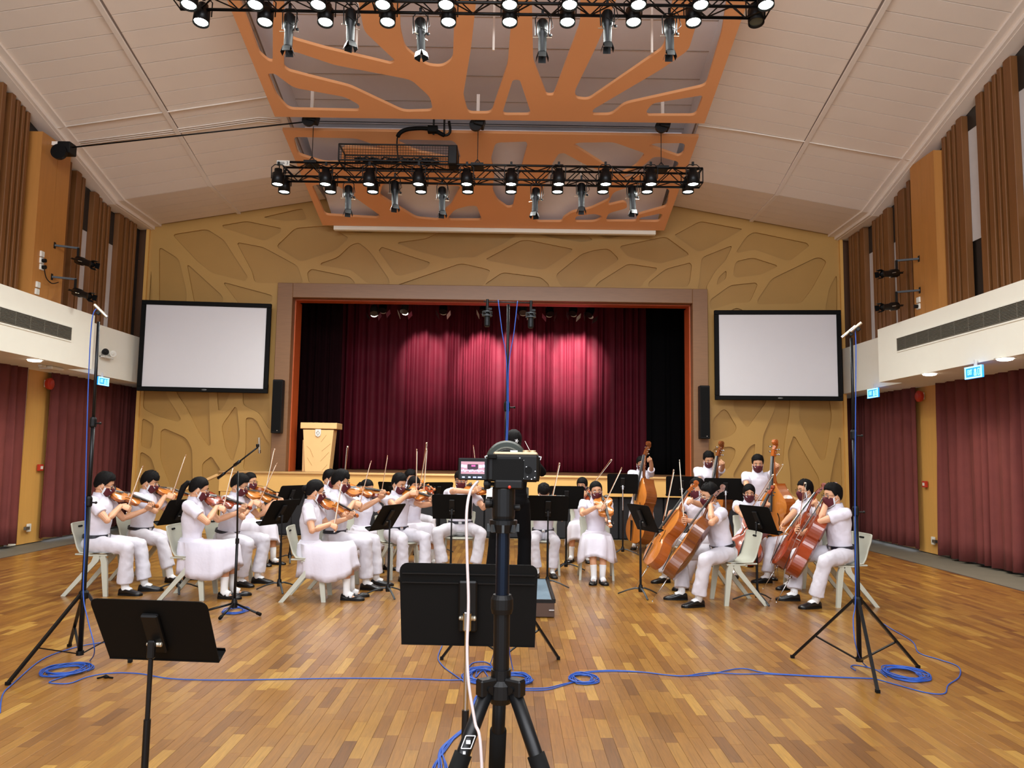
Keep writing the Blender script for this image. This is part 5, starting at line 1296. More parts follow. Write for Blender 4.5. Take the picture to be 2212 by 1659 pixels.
# ---------------------------------------------------------------- music stands
def stand(base, face, zc, tilt, label, wd=.5, h=.33, paper=None, group='black music stands of the orchestra', thick=1., chrome=False, plab=None, rim=False):
    """face = direction the music side faces; tilt = lean of the desk back from vertical"""
    t = empty('music_stand', (base[0], base[1], 0), rz=radians(face-90), label=label, cat='music stand', group=group)
    R = rotx(radians(tilt)); c = Vector((0, .0, zc))
    def poly(w_, h_, r_):
        out = [(-w_/2*.97, -h_/2), (w_/2*.97, -h_/2)]
        for k in range(5): a = pi/2*k/4; out.append((w_/2-r_+r_*cos(a), h_/2-r_+r_*sin(a)))
        for k in range(5): a = pi/2+pi/2*k/4; out.append((-w_/2+r_+r_*cos(a), h_/2-r_+r_*sin(a)))
        return out
    m = M(); m.prism(poly(wd, h, .03), .004); bm_v = [R@Vector((-v[0]*1., v[2]+.03, v[1]))+c for v in m.v]; m.v = [tuple(v) for v in bm_v]
    dk = m.build('desk', 'black_matt', t, fix=True)
    m = M(); m.box(R@Vector((0,.06,-h/2+.002))+c, (wd*.97,.065,.004), R); m.box(R@Vector((0,.092,-h/2+.008))+c, (wd*.97,.004,.015), R); m.build('shelf', 'black_matt', dk)
    m = M(); m.box(R@Vector((0,.018,.0))+c, (.07,.022,h*.62), R, bev=.006); m.build('spine', 'black', dk)
    if rim: 
        m = M(); m.box(R@Vector((0,.026,h*.38))+c, (wd*.96,.006,.005), R); m.box(R@Vector((0,.026,h*.27))+c, (wd*.96,.006,.005), R); m.build('pressed_rib', 'black', dk)
    m = M(); m.tube([R@Vector((-.024,.0,-.04))+c, R@Vector((.024,.0,-.04))+c], .007*thick, 10); m.ell(R@Vector((.027,0,-.04))+c, (.007,.010,.010), 10, 6); m.ell(R@Vector((-.027,0,-.04))+c, (.006,.008,.008), 10, 6); m.build('tilt_bolt', 'grey_metal' if thick == 1. else 'silver_mic', t, smooth=True)
    zs = zc-.05
    m = M(); m.box((0,.0,zs-.0), (.03,.022,.07), bev=.005); m.tube([(0,0,zs), (0,0,zs*.62)], .0095, 10); m.build('upper_tube', 'chrome' if chrome else 'black_metal', t, smooth=False)
    m = M(); m.tube([(0,0,zs*.66), (0,0,.11)], .0135, 12); m.lathe((0,0,.05), [(.0,0),(.024,0),(.028,.04),(.02,.08),(.0,.08)], seg=14); m.build('lower_tube', 'black_metal', t, smooth=False)
    for k in range(3):
        a = 2*pi*k/3+pi/2+.3; d = Vector((cos(a), sin(a), 0)); m = M()
        m.tube([Vector((0,0,.085)), d*.06+Vector((0,0,.088)), d*.15+Vector((0,0,.06)), d*.26+Vector((0,0,.012))], [.014,.014,.012,.011], 8, flat=((0,0,1),.7)); m.build('leg', 'cast_grey', t, smooth=True)
    if paper:
        L2 = Matrix.Translation((base[0], base[1], 0)) @ Matrix.Rotation(radians(face-90), 4, 'Z')
        for (dx, w_, h_) in paper:
            m = M(); m.box((0,0,0), (w_, .003, h_), bev=.001)
            o = m.build('sheet_music', 'paper'); o.matrix_world = L2 @ Matrix.Translation(R@Vector((dx,.045,-h/2+h_/2+.006))+c) @ R.to_4x4()
            tag(o, plab or 'white %smusic page on the music stand%s' % ('' if len(paper) == 1 else 'left ' if dx < 0 else 'right ', label.split('music stand')[1].split(',')[0]), 'sheet music', 'sheet music on the stands')
    return t
# ---------------------------------------------------------------- players
VN = dict(varnish_amber='amber', varnish_red='reddish', varnish_brown='brown', spruce='golden')
def frames(pos, face, o):
    s = o.get('s', 1.); A = Matrix.Rotation(radians(face-90), 3, 'Z'); z0 = o.get('z0', 0.)
    lean = rotx(-o.get('lean', .08)) @ Matrix.Rotation(o.get('side', 0), 3, 'Y'); pel = Vector((0, 0, (.90 if o.get('stand') else .535)*s+o.get('dz', 0)))
    nb = pel+lean@(Vector((0,0,.5))*s); B = Vector((pos[0], pos[1], z0))
    return A, (lambda p: A@Vector(p)+B), nb, s
def violinist(pos, face, label, o, px, kind='violin', varn='varnish_amber', tilt=.75, sgn=1, bsgn=1, hidden=False, ilab=None, blab=None):
    """px: chin, scroll, right hand, bow tip in the photograph"""
    A, W, nb, s = frames(pos, face, o); L2W = A
    V0 = W(nb+Vector(o.get('chin', (-.075, .075, .045)))*s); ch, scl, rh, tp = [Vector(q) for q in px]; sh = proj(V0)-ch
    Lv = .61 if kind == 'violin' else .68
    E1 = reach(*(scl+sh), V0, Lv, sgn); a = (E1-V0).normalized()
    n = A@Vector((tilt, .1, 1.)); n = (n-a*a.dot(n)).normalized(); side = a.cross(n)
    r, mw, info = place_inst(kind, varn, V0, a, n, ilab or '%s %s played by the %s' % (VN[varn], kind, WHO[o['seed']]), 'violins and violas')
    C = V0+a*(info['L']*.62)+n*(info['bridge'][1]+.006)
    di = (tp-rh); dl_ = di.length; di.normalize(); pc_ = proj(C); b = (reach(*(pc_+di*70), C, .5, bsgn)-C).normalized()
    tt = max(.12, min(.85, abs((pc_-(rh+sh)).dot(di))/dl_)); F = C-b*(.70*tt)-n*0
    hs_ = (-n-b*b.dot(-n)).normalized(); F = F+n*.022
    bow(F, b, hs_, .74, blab or 'violin bow in the right hand of the %s' % WHO[o['seed']], 'violin bows')
    f = A@Vector((-.45, .75, -.25)); f = (f-b*b.dot(f)).normalized(); nn = b.cross(f); dn = A@Vector((-.3, .2, -1.)) 
    if nn.dot(dn) < 0: nn = -nn
    Rw = F+b*.02-f*.078*s-nn*.018
    G = V0+a*(info['L']+.115); fl = (n*.9+side*.25).normalized(); np_ = -side
    Lw = G+side*.030-fl*.075*s-n*.0
    hands = dict(R=dict(w=Rw, f=f, n=nn, t=A.transposed()@b, curl=(.75,.8,.85,.9), pole=o.get('rp', (1., -.3, -.7))), L=dict(w=Lw, f=fl, n=np_, t=A.transposed()@a, curl=(.75,.85,.8,.7), pole=o.get('lp', (-.2, .2, -1))))
    hands['R']['t'] = b; hands['L']['t'] = a
    return person(pos, face, label, o, hands)
def cellist(pos, face, label, o, pin, scr, rhand, tip, n=(-.84,0,.54), sgn=-1, varn='varnish_amber', kind='cello', ilab=None, blab=None, Gt=None, dR=None, E=None, bl=.72, hw=None):
    A, W, nb, s = frames(pos, face, o)
    ext, tot = (.32, 1.48) if kind == 'cello' else (.14, 1.83)
    E0 = onz(*pin) if E is None else Vector(E); a = (reach(*scr, E0, tot, sgn)-E0).normalized(); O = E0+a*ext
    r, mw, info = place_inst(kind, varn, O, a, n, ilab or '%s %s held by the %s' % (VN[varn], 'double bass' if kind == 'bass' else kind, WHO[o['seed']]), 'cellos' if kind == 'cello' else 'double basses')
    nv = Vector((mw[0][2], mw[1][2], mw[2][2])); side = a.cross(nv)
    F = ony(*rhand[:2], rhand[2]); b = (reach(*tip, F, bl-.03, 1 if len(tip) < 3 else tip[2]) if len(tip) < 3 else reach(tip[0], tip[1], F, bl-.03, tip[2]))-F; b.normalize()
    hs_ = (O+a*.3-F); bow(F, b, hs_, bl, blab or 'bow in the right hand of the %s' % WHO[o['seed']], 'cello and bass bows')
    f = A@Vector((-.5, .6, -.5)); f = (f-b*b.dot(f)).normalized(); nn = b.cross(f)
    if nn.dot(A@Vector((-.6, .5, -.3))) < 0: nn = -nn
    Rw = F+b*.015-f*.08*s-nn*.018
    G = O+a*(Gt or (info['L']+.13)); fl = (-side*.9-a*.25+nv*.1).normalized(); k = 1. if kind == 'cello' else 1.2
    Lw = G+side*.075*s+nv*.045*k+a*.02
    hands = dict(R=dict(w=Rw, f=f, n=nn, t=b, curl=(.75,.8,.85,.9), pole=o.get('rp', (1., -.3, -.8))), L=dict(w=Lw, f=fl, n=-nv, t=a, curl=(.65,.7,.7,.65), pole=o.get('lp', (-.7, .1, -.9))))
    return person(pos, face, label, o, hands)
D = dict
WHO = {2: 'leftmost front boy violinist', 5: 'bowl-cut boy violinist', 3: 'ponytailed girl violinist', 9: 'boy violinist behind the boom stand', 4: 'girl violinist with tied-back hair', 6: 'girl violinist at front left of centre', 12: 'tall mop-haired boy violinist', 14: 'hidden boy violinist behind the front girl', 15: 'girl hidden behind the tall boy', 16: 'boy violinist with the gold badge', 17: 'girl with a fringe', 18: 'boy at the very back left', 19: 'sturdy boy facing the camera', 20: 'small boy bending over', 21: 'long-haired girl behind the viola player', 22: 'girl viola player', 31: 'left boy cellist', 32: 'front boy cellist in profile', 33: 'long-haired girl cellist', 34: 'spiky-haired boy cellist', 35: 'far right boy cellist', 41: 'left bassist', 42: 'middle bassist', 43: 'right bassist'}
# first violins, left
SEAT = []
def seat(pos, face, lab, off=.05): chair(pos, face, lab, off)
V = violinist
V((-4.52,8.58), 2, 'boy violinist nearest the left edge, in white with glasses and maroon mask', D(glasses=1, seed=2, head=(.25,.42,.05), lean=.02, feet=((-.12,.50),(.13,.40))), ((214,1087),(322,1121),(242,1127),(278,1027)), varn='varnish_amber')
seat((-4.52,8.58), 2, 'grey plastic chair under the boy violinist nearest the left edge', .06)
V((-4.50,9.55), -12, 'boy violinist with bowl-cut hair behind the front left desk partner', D(seed=5, fringe=True, head=(.3,.42,.05), lean=.10, feet=((-.12,.62),(.14,.55)), short_tr=True), ((299,1078),(392,1101),(329,1103),(364,999)), varn='varnish_amber')
seat((-4.50,9.55), -12, 'grey plastic chair under the boy violinist with bowl-cut hair')
V((-3.42,8.42), 2, 'girl violinist with a long ponytail and white dress, behind the left near stand', D(girl=True, hair='pony', seed=3, glasses=2, head=(.28,.40,.05), lean=.04, s=.98, feet=((-.08,.46),(.09,.42))), ((434,1092),(541,1120),(470,1129),(497,1021)), varn='varnish_red')
seat((-3.42,8.42), 2, 'grey plastic chair under the ponytailed girl violinist')
V((-3.36,9.32), -14, 'boy violinist in glasses behind the boom microphone stand', D(glasses=1, seed=9, head=(.3,.5,.05), lean=.2, feet=((-.12,.36),(.14,.30))), ((508,1080),(602,1105),(529,1115),(576,1010)), varn='spruce')
seat((-3.36,9.32), -14, 'grey plastic chair under the boy behind the boom microphone stand')
V((-3.72,11.05), -25, 'girl violinist with tied-back hair behind the boom microphone stand boy', D(girl=True, hair='bun', glasses=1, seed=4, head=(.2,.25,.0), lean=.0, s=.97, feet=((-.07,.48),(.12,.44))), ((541,1054),(600,1077),(564,1068),(582,982)), varn='varnish_amber')
seat((-3.72,11.05), -25, 'grey plastic chair under the girl violinist with tied-back hair')
V((-2.14,8.42), 4, 'girl violinist in white dress with dark tied hair, front left of centre', D(girl=True, hair='bun', seed=6, glasses=1, head=(.25,.3,.0), lean=.0, s=.97, feet=((-.08,.47),(.09,.44))), ((694,1096),(781,1136),(724,1160),(741,1061)), varn='varnish_amber')
seat((-2.14,8.42), 4, 'grey plastic chair under the girl violinist at the front left of centre', .03)
V((-2.04,9.2), -6, 'tall boy violinist with mop hair and glasses beside the front centre-left girl', D(glasses=1, seed=12, fringe=True, head=(.2,.3,.0), lean=.0, s=1.04, feet=((-.12,.46),(.14,.42))), ((736,1085),(837,1096),(762,1136),(795,1013)), varn='varnish_amber')
seat((-2.04,9.2), -6, 'grey plastic chair under the tall boy violinist with mop hair')
V((-2.72,11.6), -20, 'boy violinist mostly hidden behind the front girl, only hair and glasses showing', D(glasses=1, seed=14, head=(.1,.35,0), lean=.0), ((712,1062),(765,1078),(728,1080),(736,982)))
seat((-2.72,11.6), -20, 'grey plastic chair of the mostly hidden boy violinist behind the second desk')
V((-2.02,10.7), -35, 'girl violinist hidden behind the tall boy, white sleeve and skirt showing', D(girl=True, hair='pony', seed=15, head=(.1,.4,0), lean=.1, s=.94, dz=-.02), ((770,1066),(822,1082),(778,1082),(795,980)), varn='varnish_red')
seat((-2.02,10.7), -35, 'grey plastic chair of the girl hidden behind the tall boy violinist')
V((-1.44,10.0), -48, 'boy violinist with a gold badge on his shirt, left of the centre desk', D(seed=16, head=(.2,.42,0), lean=.0, badge=1, feet=((-.15,.44),(.15,.40))), ((858,1078),(936,1101),(889,1084),(891,983)), varn='varnish_amber', sgn=-1)
seat((-1.44,10.0), -48, 'grey plastic chair under the boy violinist with the gold badge')
V((-1.40,11.3), -55, 'girl violinist with a fringe behind the shoulder of the boy with the badge', D(girl=True, hair='bob', fringe=True, seed=17, head=(.0,.35,0), lean=.0, s=.95), ((898,1063),(941,1082),(910,1068),(917,976)), varn='varnish_red', sgn=-1)
seat((-1.40,11.3), -55, 'grey plastic chair of the girl with a fringe')
V((-1.62,12.5), -45, 'boy violinist at the back, only his hair and forehead above the girl with a fringe', D(seed=18, head=(-.1,.35,0), lean=.0), ((888,1045),(935,1060),(900,1050),(912,974)), sgn=-1)
seat((-1.62,12.5), -45, 'grey plastic chair of the boy at the back')
V((-.66,10.75), -88, 'sturdy boy violinist facing the camera, left of the camera tripod', D(glasses=1, seed=19, fringe=True, head=(-.25,.30,0), lean=.0, s=1.03, feet=((-.21,.42),(.21,.40)), knee_out=.7, rp=(1,.2,.1)), ((974,1059),(1047,1078),(1012,1066),(1003,985)), sgn=-1, tilt=.5, bsgn=1)
seat((-.66,10.75), -88, 'grey plastic chair under the sturdy boy facing the camera', .04)
V((.47,10.5), -90, 'small boy bending over his music, right of the conductor', D(seed=20, fringe=True, head=(0,.85,0), lean=.12, s=.90, dz=.02, feet=((-.12,.40),(.10,.44)), glasses=2), ((1180,1092),(1214,1142),(1192,1096),(1212,1004)), sgn=-1, kind='violin', varn='varnish_brown')
seat((.47,10.5), -90, 'grey plastic chair under the small boy bending over his music', .05)
V((1.14,12.0), -100, 'girl with long dark hair behind the seated viola girl', D(girl=True, hair='long', fringe=True, seed=21, head=(-.2,.25,0), lean=.0, s=.95), ((1262,1064),(1282,1092),(1265,1078),(1322,1005)), sgn=-1, varn='varnish_red')
seat((1.14,12.0), -100, 'grey plastic chair of the girl with long dark hair')
V((1.14,10.12), -93, 'girl in a white dress playing a viola held low, right of the small boy', D(girl=True, hair='pony', seed=22, glasses=2, head=(.1,.2,.1), lean=.0, s=.95, feet=((-.06,.47),(.05,.47)), knee_out=0), ((1297,1070),(1317,1138),(1284,1092),(1332,992)), kind='viola', varn='spruce', sgn=-1, tilt=.1)
seat((1.14,10.12), -93, 'grey plastic chair under the girl with the viola', .03)
# cellos, right
cellist((2.42,9.78), 212, 'boy cellist with a bare head above the left cello', D(seed=31, head=(.1,.1,0), lean=.05, feet=((-.20,.50),(.26,.36)), knee_out=.9), (1370,1271), (1517,1040), (1433,1122,9.35), (1455,1014), n=(-.86,-.12,.46), sgn=1, varn='varnish_amber')
seat((2.42,9.78), 212, 'grey plastic chair under the left boy cellist')
cellist((2.37,8.55), 190, 'boy cellist in profile in front, head leaning on the scroll of his cello', D(glasses=2, seed=32, head=(.15,.28,-.1), lean=.25, feet=((-.22,.40),(.18,.42)), knee_out=.8), (1409,1299), (1578,1047), (1478,1126,8.75), (1468,994), n=(-.80,.36,.5), sgn=1, varn='varnish_brown')
seat((2.42,8.55), 186, 'grey plastic chair with its back free, right of the front boy cellist', -.06)
cellist((3.33,10.75), 258, 'girl cellist with long hair facing the camera between the two cello desks', D(girl=True, hair='long', seed=33, head=(0,.3,0), lean=.02, s=.93, feet=((-.24,.5),(.24,.5)), knee_out=.9, under=False), (1575,1262), (1672,1055), (1608,1120,10.2), (1684,1002), n=(-.5,-.75,.4), sgn=1, varn='varnish_red')
seat((3.33,10.75), 258, 'grey plastic chair under the girl cellist')
cellist((3.78,9.75), 190, 'boy cellist with spiky hair, second from the right', D(seed=34, glasses=1, head=(.1,.1,0), lean=.03, feet=((-.24,.42),(.24,.46)), knee_out=.9), (1648,1272), (1790,1050), (1684,1146,9.5), (1660,1230), n=(-.84,.12,.5), sgn=1, varn='varnish_red')
seat((3.78,9.75), 190, 'grey plastic chair under the spiky-haired boy cellist')
cellist((3.66,8.55), 187, 'boy cellist at the far right of the orchestra, in glasses', D(seed=35, glasses=1, head=(.1,.15,0), lean=.10, feet=((-.22,.44),(.20,.46)), knee_out=.8), (1677,1301), (1816,1049), (1722,1146,8.75), (1738,1042), n=(-.80,.34,.5), sgn=1, varn='varnish_red')
seat((3.66,8.55), 187, 'grey plastic chair under the far right boy cellist', -.0)
# double basses, standing at the back
cellist((2.28,13.35), 262, 'girl bassist standing at the back, half hidden by her instrument', D(girl=True, stand=True, hair='bob', seed=41, glasses=2, head=(.1,.3,0), lean=.04, s=.95), None, (1411,956), (1368,1062,12.8), (1366,1140), E=(2.12,12.85,0), n=(-.92,-.3,.12), sgn=1, varn='varnish_brown', kind='bass', Gt=1.45, bl=.72)
cellist((3.22,12.5), 262, 'boy bassist in glasses standing in the middle of the three basses', D(stand=True, seed=42, glasses=2, head=(.15,.45,0), lean=.06, s=1.0), None, (1569,944), (1535,1070,12.0), (1541,992), E=(3.12,12.05,0), n=(-.85,-.45,.15), sgn=1, varn='varnish_brown', kind='bass', Gt=1.38, bl=.72)
cellist((3.68,11.45), 258, 'boy bassist without glasses standing before the carved wall, rightmost of the basses', D(stand=True, seed=43, head=(-.05,.30,0), lean=.04, s=.97), None, (1683,941), (1632,1090,10.9), (1690,1002), E=(3.78,10.95,0), n=(-.82,-.50,.15), sgn=1, varn='varnish_amber', kind='bass', Gt=1.36, bl=.72)
# conductor on the podium
POD = .17
A_ = (.045, 8.3)
rw = ony(1163,1013,8.72); lw = Vector((-.22,8.72,1.42)); bt = (ony(1134,953,8.95)-rw).normalized()
person(A_, 90, 'conductor in black standing on the podium with her back to the camera', D(stand=True, hair='cond', black=True, seed=50, mask=False, head=(.12,.05,0), lean=.0, s=1.0, z0=POD, longsleeve=True, feet=((-.21,-.02),(.13,.05))),
       D(R=D(w=rw, f=(-.3,.6,.7), n=(-.6,.5,-.6), t=bt, curl=(.9,.9,.9,.9), pole=(.9,-.1,-.9)), L=D(w=lw, f=(.2,.9,.2), n=(.4,0,-1), t=(1,0,.2), curl=(.3,.35,.35,.4), pole=(-.9,-.1,-.9))))
p0 = ony(1160,1004,8.80); p1 = reach(1134,953, p0, .38, 1)
m = M(); m.tube([p0, p0+(p1-p0)*.2, p1], [.006,.0035,.002], 8); m.ell(p0-(p1-p0).normalized()*.01, (.01,.01,.014), 8, 6); tag(m.build('conducting_baton', 'white_plastic', smooth=True), "thin white baton raised in the conductor's right hand", 'baton')
t = empty('podium', (.03,8.25,0), label='low black-edged podium with a blue-grey carpet top under the conductor', cat='podium')
m = M(); m.box((0,0,.08), (.86,1.3,.15), bev=.005); m.build('box', 'podium_wood', t)
m = M(); m.box((0,0,.162), (.80,1.24,.012)); m.build('carpet', 'podium_carpet', t)
m = M()
for cc, dd in (((0,-.64,.155),(.88,.03,.03)), ((0,.64,.155),(.88,.03,.03)), ((-.425,0,.155),(.03,1.3,.03)), ((.425,0,.155),(.03,1.3,.03))): m.box(cc, dd)
m.build('edge_trim', 'black', t)
m = M(); m.box((.40,-.66,.075), (.05,.015,.012)); m.build('latch', 'chrome', t)
# music stands among the players
stand((-3.65,8.72), 158, .86, 32, 'black music stand of the leftmost violin desk, seen side-on', paper=[(-.1,.21,.297),(.12,.21,.297)])
stand((-2.57,8.85), 158, .86, 32, 'black music stand between the first and second violin desks', paper=[(-.1,.21,.297),(.12,.21,.297)])
stand((-3.12,11.2), 150, .92, 25, 'dark music stand behind, in front of the girl with tied-back hair')
stand((-1.31,8.62), 158, .84, 32, 'black music stand beside the tall boy with mop hair', paper=[(0,.21,.297)])
stand((-.70,9.62), 90, .90, 22, 'black music stand seen from behind in front of the sturdy boy')
stand((.475,9.3), 90, .92, 22, 'black music stand seen from behind in front of the small boy', paper=[(.05,.3,.32)])
stand((.80,10.72), 95, .98, 15, 'black music stand just behind and right of the small boy\'s stand')
stand((1.84,12.5), 85, 1.12, 15, 'tall music stand left of the left bassist', group='tall music stands of the bass players', chrome=True)
stand((2.75,12.3), 85, 1.10, 15, 'tall music stand between the left and middle bassists', group='tall music stands of the bass players', chrome=True)
stand((3.22,11.5), 80, 1.10, 15, 'tall music stand behind the head of the girl cellist', group='tall music stands of the bass players', wd=.62, chrome=True)
stand((1.5,8.82), 20, .86, 25, 'black music stand of the left cello desk, beside the left cello')
stand((2.73,8.56), 22, .88, 25, 'black music stand between the two cello desks')
stand((-1.85,12.2), 60, .95, 20, 'dark music stand behind the tall boy with mop hair, top edge showing')
stand((-1.12,12.4), 120, .95, 20, 'dark music stand behind the girl with a fringe')
stand((-.01,9.15), -90, 1.07, 62, "conductor's music stand half hidden by the camera tripod", paper=[(.165,.17,.30),(-.06,.2,.3)], h=.35)
# ================================================================ foreground stands, tripod and camera
# two near music stands
stand((-1.39,3.10), 85, .825, 30, 'large black music stand nearest the camera at the lower left', wd=.475, h=.305, group='near music stands', thick=1.3)
stand((-.147,2.93), 88, .985, 8, 'large black music stand nearest the camera at the lower centre', wd=.52, h=.312, group='near music stands', thick=1.3, chrome=True, rim=True)
# camera tripod
def px_at(px, py, y): return ony(px, py, y)
TY = 1.90
base = px_at(1086, 1200, TY); X0 = base.x
t = empty('tripod', (X0, TY, 0), label='black camera tripod with a ball head standing in the centre foreground', cat='tripod')
zz = lambda py: ony(1086, py, TY).z
m = M(); m.tube([(0,0,zz(1470)), (0,0,zz(1290))], .0195, 20); m.tube([(0,0,zz(1470)),(0,0,zz(1445))], .024, 20); m.build('lower_column', 'black_metal', t, smooth=False)
m = M(); m.tube([(0,0,zz(1300)), (0,0,zz(1150))], .0165, 20); m.build('upper_column', 'anod_blue', t, smooth=False)
m = M(); m.lathe((0,0,zz(1325)), [(.0,0),(.024,0),(.027,.012),(.027,.035),(.022,.045),(0,.045)], seg=24); m.build('column_lock', 'black', t)
m = M(); m.lathe((0,0,zz(1150)), [(0,0),(.028,0),(.034,.02),(.034,.03),(.0,.03)], seg=24); m.lathe((0,0,zz(1123)), [(0,0),(.026,0),(.028,.01),(.028,.075),(.022,.09),(0,.09)], seg=24); m.ell((0,0,zz(1052)), (.02,.02,.02), 16, 10); m.build('ball_head', 'black_metal', t)
m = M()
for k in range(8): a = k*pi/4; m.box((cos(a)*.033, sin(a)*.033, zz(1140)), (.012,.006,.018), Matrix.Rotation(a, 3, 'Z'))
m.build('scale_ring', 'cast_grey', t)
for (px, py, ln, r_, nm) in ((1052,1088,-.035,.012,'lock_knob'),(1118,1096,.03,.007,'pan_knob'),(1043,1046,-.04,.013,'clamp_knob')):
    z = zz(py); m = M(); m.tube([(0,0,z), (ln*.9,0,z)], .005, 8); m.lathe((ln*.8,0,z), [(0,0),(r_*.8,0),(r_,.006),(r_,.016),(0,.018)], (copysign(1, ln),0,0), 18); m.build(nm, 'black', t)
m = M(); m.box((.012,-.005,zz(1046)), (.07,.05,.022), bev=.004); m.build('quick_plate', 'black', t)
m = M(); m.ell((.014,-.033,zz(1051)), (.004,.003,.004), 10, 6); m.build('red_button', 'red_plastic', t)
hub = zz(1490)
m = M(); m.lathe((0,0,hub-.03), [(0,0),(.024,0),(.034,.015),(.034,.045),(.024,.055),(0,.055)], seg=20); m.build('shoulder', 'black', t)
for k, a in enumerate((radians(93), radians(213), radians(327))):
    d = Vector((cos(a), sin(a), 0)); top = d*.04+Vector((0,0,hub)); ft = d*.50+Vector((0,0,.012)); L = lambda u: top+(ft-top)*u
    m = M(); m.tube([L(0), L(.42)], .0165, 14); lg = m.build('leg', 'black_metal', t, smooth=True)
    m = M(); m.tube([L(.40), L(.72)], .0135, 12); m.build('leg_section', 'black_metal', lg, smooth=True)
    m = M(); m.tube([L(.70), L(.985)], .0115, 12); m.build('leg_section', 'black_metal', lg, smooth=True)
    m = M(); m.tube([L(.13), L(.37)], .021, 14); m.build('foam_grip', 'black_matt', lg, smooth=True)
    m = M(); m.tube([L(.39), L(.43)], .020, 14); m.tube([L(.69), L(.73)], .0175, 14); m.build('twist_lock', 'black', lg)
    m = M(); m.ell(ft, (.014,.014,.012), 12, 8); m.build('foot', 'black', lg)
    m = M(); m.box(top+Vector((0,0,.012)), (.03,.045,.04), Matrix.Rotation(a-pi/2, 3, 'Z'), bev=.004); m.tube([top+Vector((-d.y,d.x,0))*.02+Vector((0,0,.01)), top-Vector((-d.y,d.x,0))*.02+Vector((0,0,.01))], .007, 10); m.build('hinge', 'chrome' if 0 else 'black_metal', lg)
    if k == 1:
        q = L(.10); nrm = Vector((.0,-1,.0)); 
        m = M(); w_ = .011; c = q+Vector((.0,-.019,0)); u = (ft-top).normalized()
        for aa, bb in (((-w_,-w_*1.3),(w_,-w_*1.3)),((w_,-w_*1.3),(w_,w_*1.3)),((w_,w_*1.3),(-w_,w_*1.3)),((-w_,w_*1.3),(-w_,-w_*1.3))):
            m.bar(c+Vector((aa[0],0,0))+u*aa[1], c+Vector((bb[0],0,0))+u*bb[1], .0016)
        m.box(c, (.010,.002,.008)); m.box(c+u*.024, (.006,.002,.006)); m.build('maker_mark', 'mask_white', lg)
# mirrorless camera
cy = TY; p0 = ony(1053, 980, cy); p1 = ony(1163, 1042, cy); cw = p1.x-p0.x; chh = p0.z-p1.z; cx = (p0.x+p1.x)/2; czz = (p0.z+p1.z)/2
t = empty('camera', (cx, cy, czz), label='small mirrorless camera with a flip-out screen on top of the tripod', cat='camera')
m = M(); m.box((0,0,0), (cw,.045,chh*.98), bev=.006); m.build('body', 'black', t)
m = M(); m.box((.006,.004,chh/2+.001), (cw*.86,.045,.008), bev=.003); m.build('top_plate', 'camera_gold', t)
m = M(); m.box((-cw*.40,-.026,chh*.40), (.022,.008,.011), bev=.002); m.build('viewfinder', 'black_matt', t)
m = M(); m.box((.002,.002,chh/2+.007), (.018,.022,.004)); m.build('hot_shoe', 'chrome', t)
for xx in (.25, .38): m = M(); m.lathe((cw*xx,.0,chh/2+.004), [(0,0),(.008,0),(.008,.006),(0,.006)], seg=18); m.build('dial', 'camera_gold', t)
m = M(); m.lathe((cw*.30,-.023,-.004), [(0,0),(.0085,0),(.0085,.003),(0,.003)], (0,-1,0), 18); m.build('control_wheel', 'black_matt', t)
m = M()
for (a, b) in ((.13,.36),(.20,.28),(.13,.20),(.19,.12),(.26,.05),(.10,-.12),(.43,-.10),(.28,-.30),(.20,-.36),(.36,-.38),(.42,-.32)): m.ell((a*cw,-.0232,b*chh), (.0016,.0008,.0014), 8, 5)
m.build('button_mark', 'mask_white', t)
m = M(); m.box((-.012,-.0235,-.004), (cw*.60,.003,chh*.78), bev=.001); m.build('screen_recess', 'black_matt', t)
m = M(); m.lathe((-.016,.022,.012), [(0,0),(.033,0),(.036,.02),(.037,.05),(.043,.056),(.043,.075),(.036,.08),(.0,.08)], (0,1,0), 32); m.build('lens_barrel', 'black', t)
m = M(); m.lathe((-.016,.075,.014), [(.034,0),(.050,.0),(.055,.02),(.053,.022),(.048,.004),(.034,.004)], (0,1,0), 40); m.build('lens_hood', 'sage', t)
m = M()
for k in range(22): a = pi*.2+pi*.6*k/21; m.box((-.016+cos(a)*.0385, .05, .012+sin(a)*.0385), (.0022,.03,.004), Matrix.Rotation(a-pi/2, 3, 'Y').inverted())
m.build('ring_knurl', 'grille', t)
for sx in (-1, 1): m = M(); m.tube([(sx*cw*.5,0,chh*.42),(sx*(cw*.5+.006),0,chh*.40),(sx*(cw*.5+.004),0,chh*.30)], .002, 6); m.build('strap_lug', 'chrome', t)
# grip on the far right, flip screen
m = M(); m.tube([(cw*.42,.02,chh*.42),(cw*.46,.035,0),(cw*.42,.03,-chh*.45)], .013, 10); m.build('hand_grip', 'black_matt', t, smooth=True)
q0 = ony(991, 989, cy)-Vector((cx, cy, czz)); q1 = ony(1053, 1037, cy)-Vector((cx, cy, czz)); sw = q1.x-q0.x; sh = q0.z-q1.z; sx = (q0.x+q1.x)/2; sz = (q0.z+q1.z)/2
m = M(); m.box((sx,-.014,sz), (sw,.006,sh), bev=.002); fs_ = m.build('flip_screen', 'black', t)
mat('lcd_wall', (150,110,120), .3, emit=.9); mat('lcd_blue', (170,190,255), .3, emit=1.2); mat('lcd_dark', (40,16,30), .3, emit=.5); mat('lcd_pink', (170,70,130), .3, emit=.9); mat('lcd_black', (6,6,12), .3)
def lcd(x, z, w_, h_, mt, y=-.0175): 
    m = M(); m.box((sx+x*sw, y, sz+z*sh), (w_*sw, .0006, h_*sh)); return m.build('screen_image', mt, fs_)
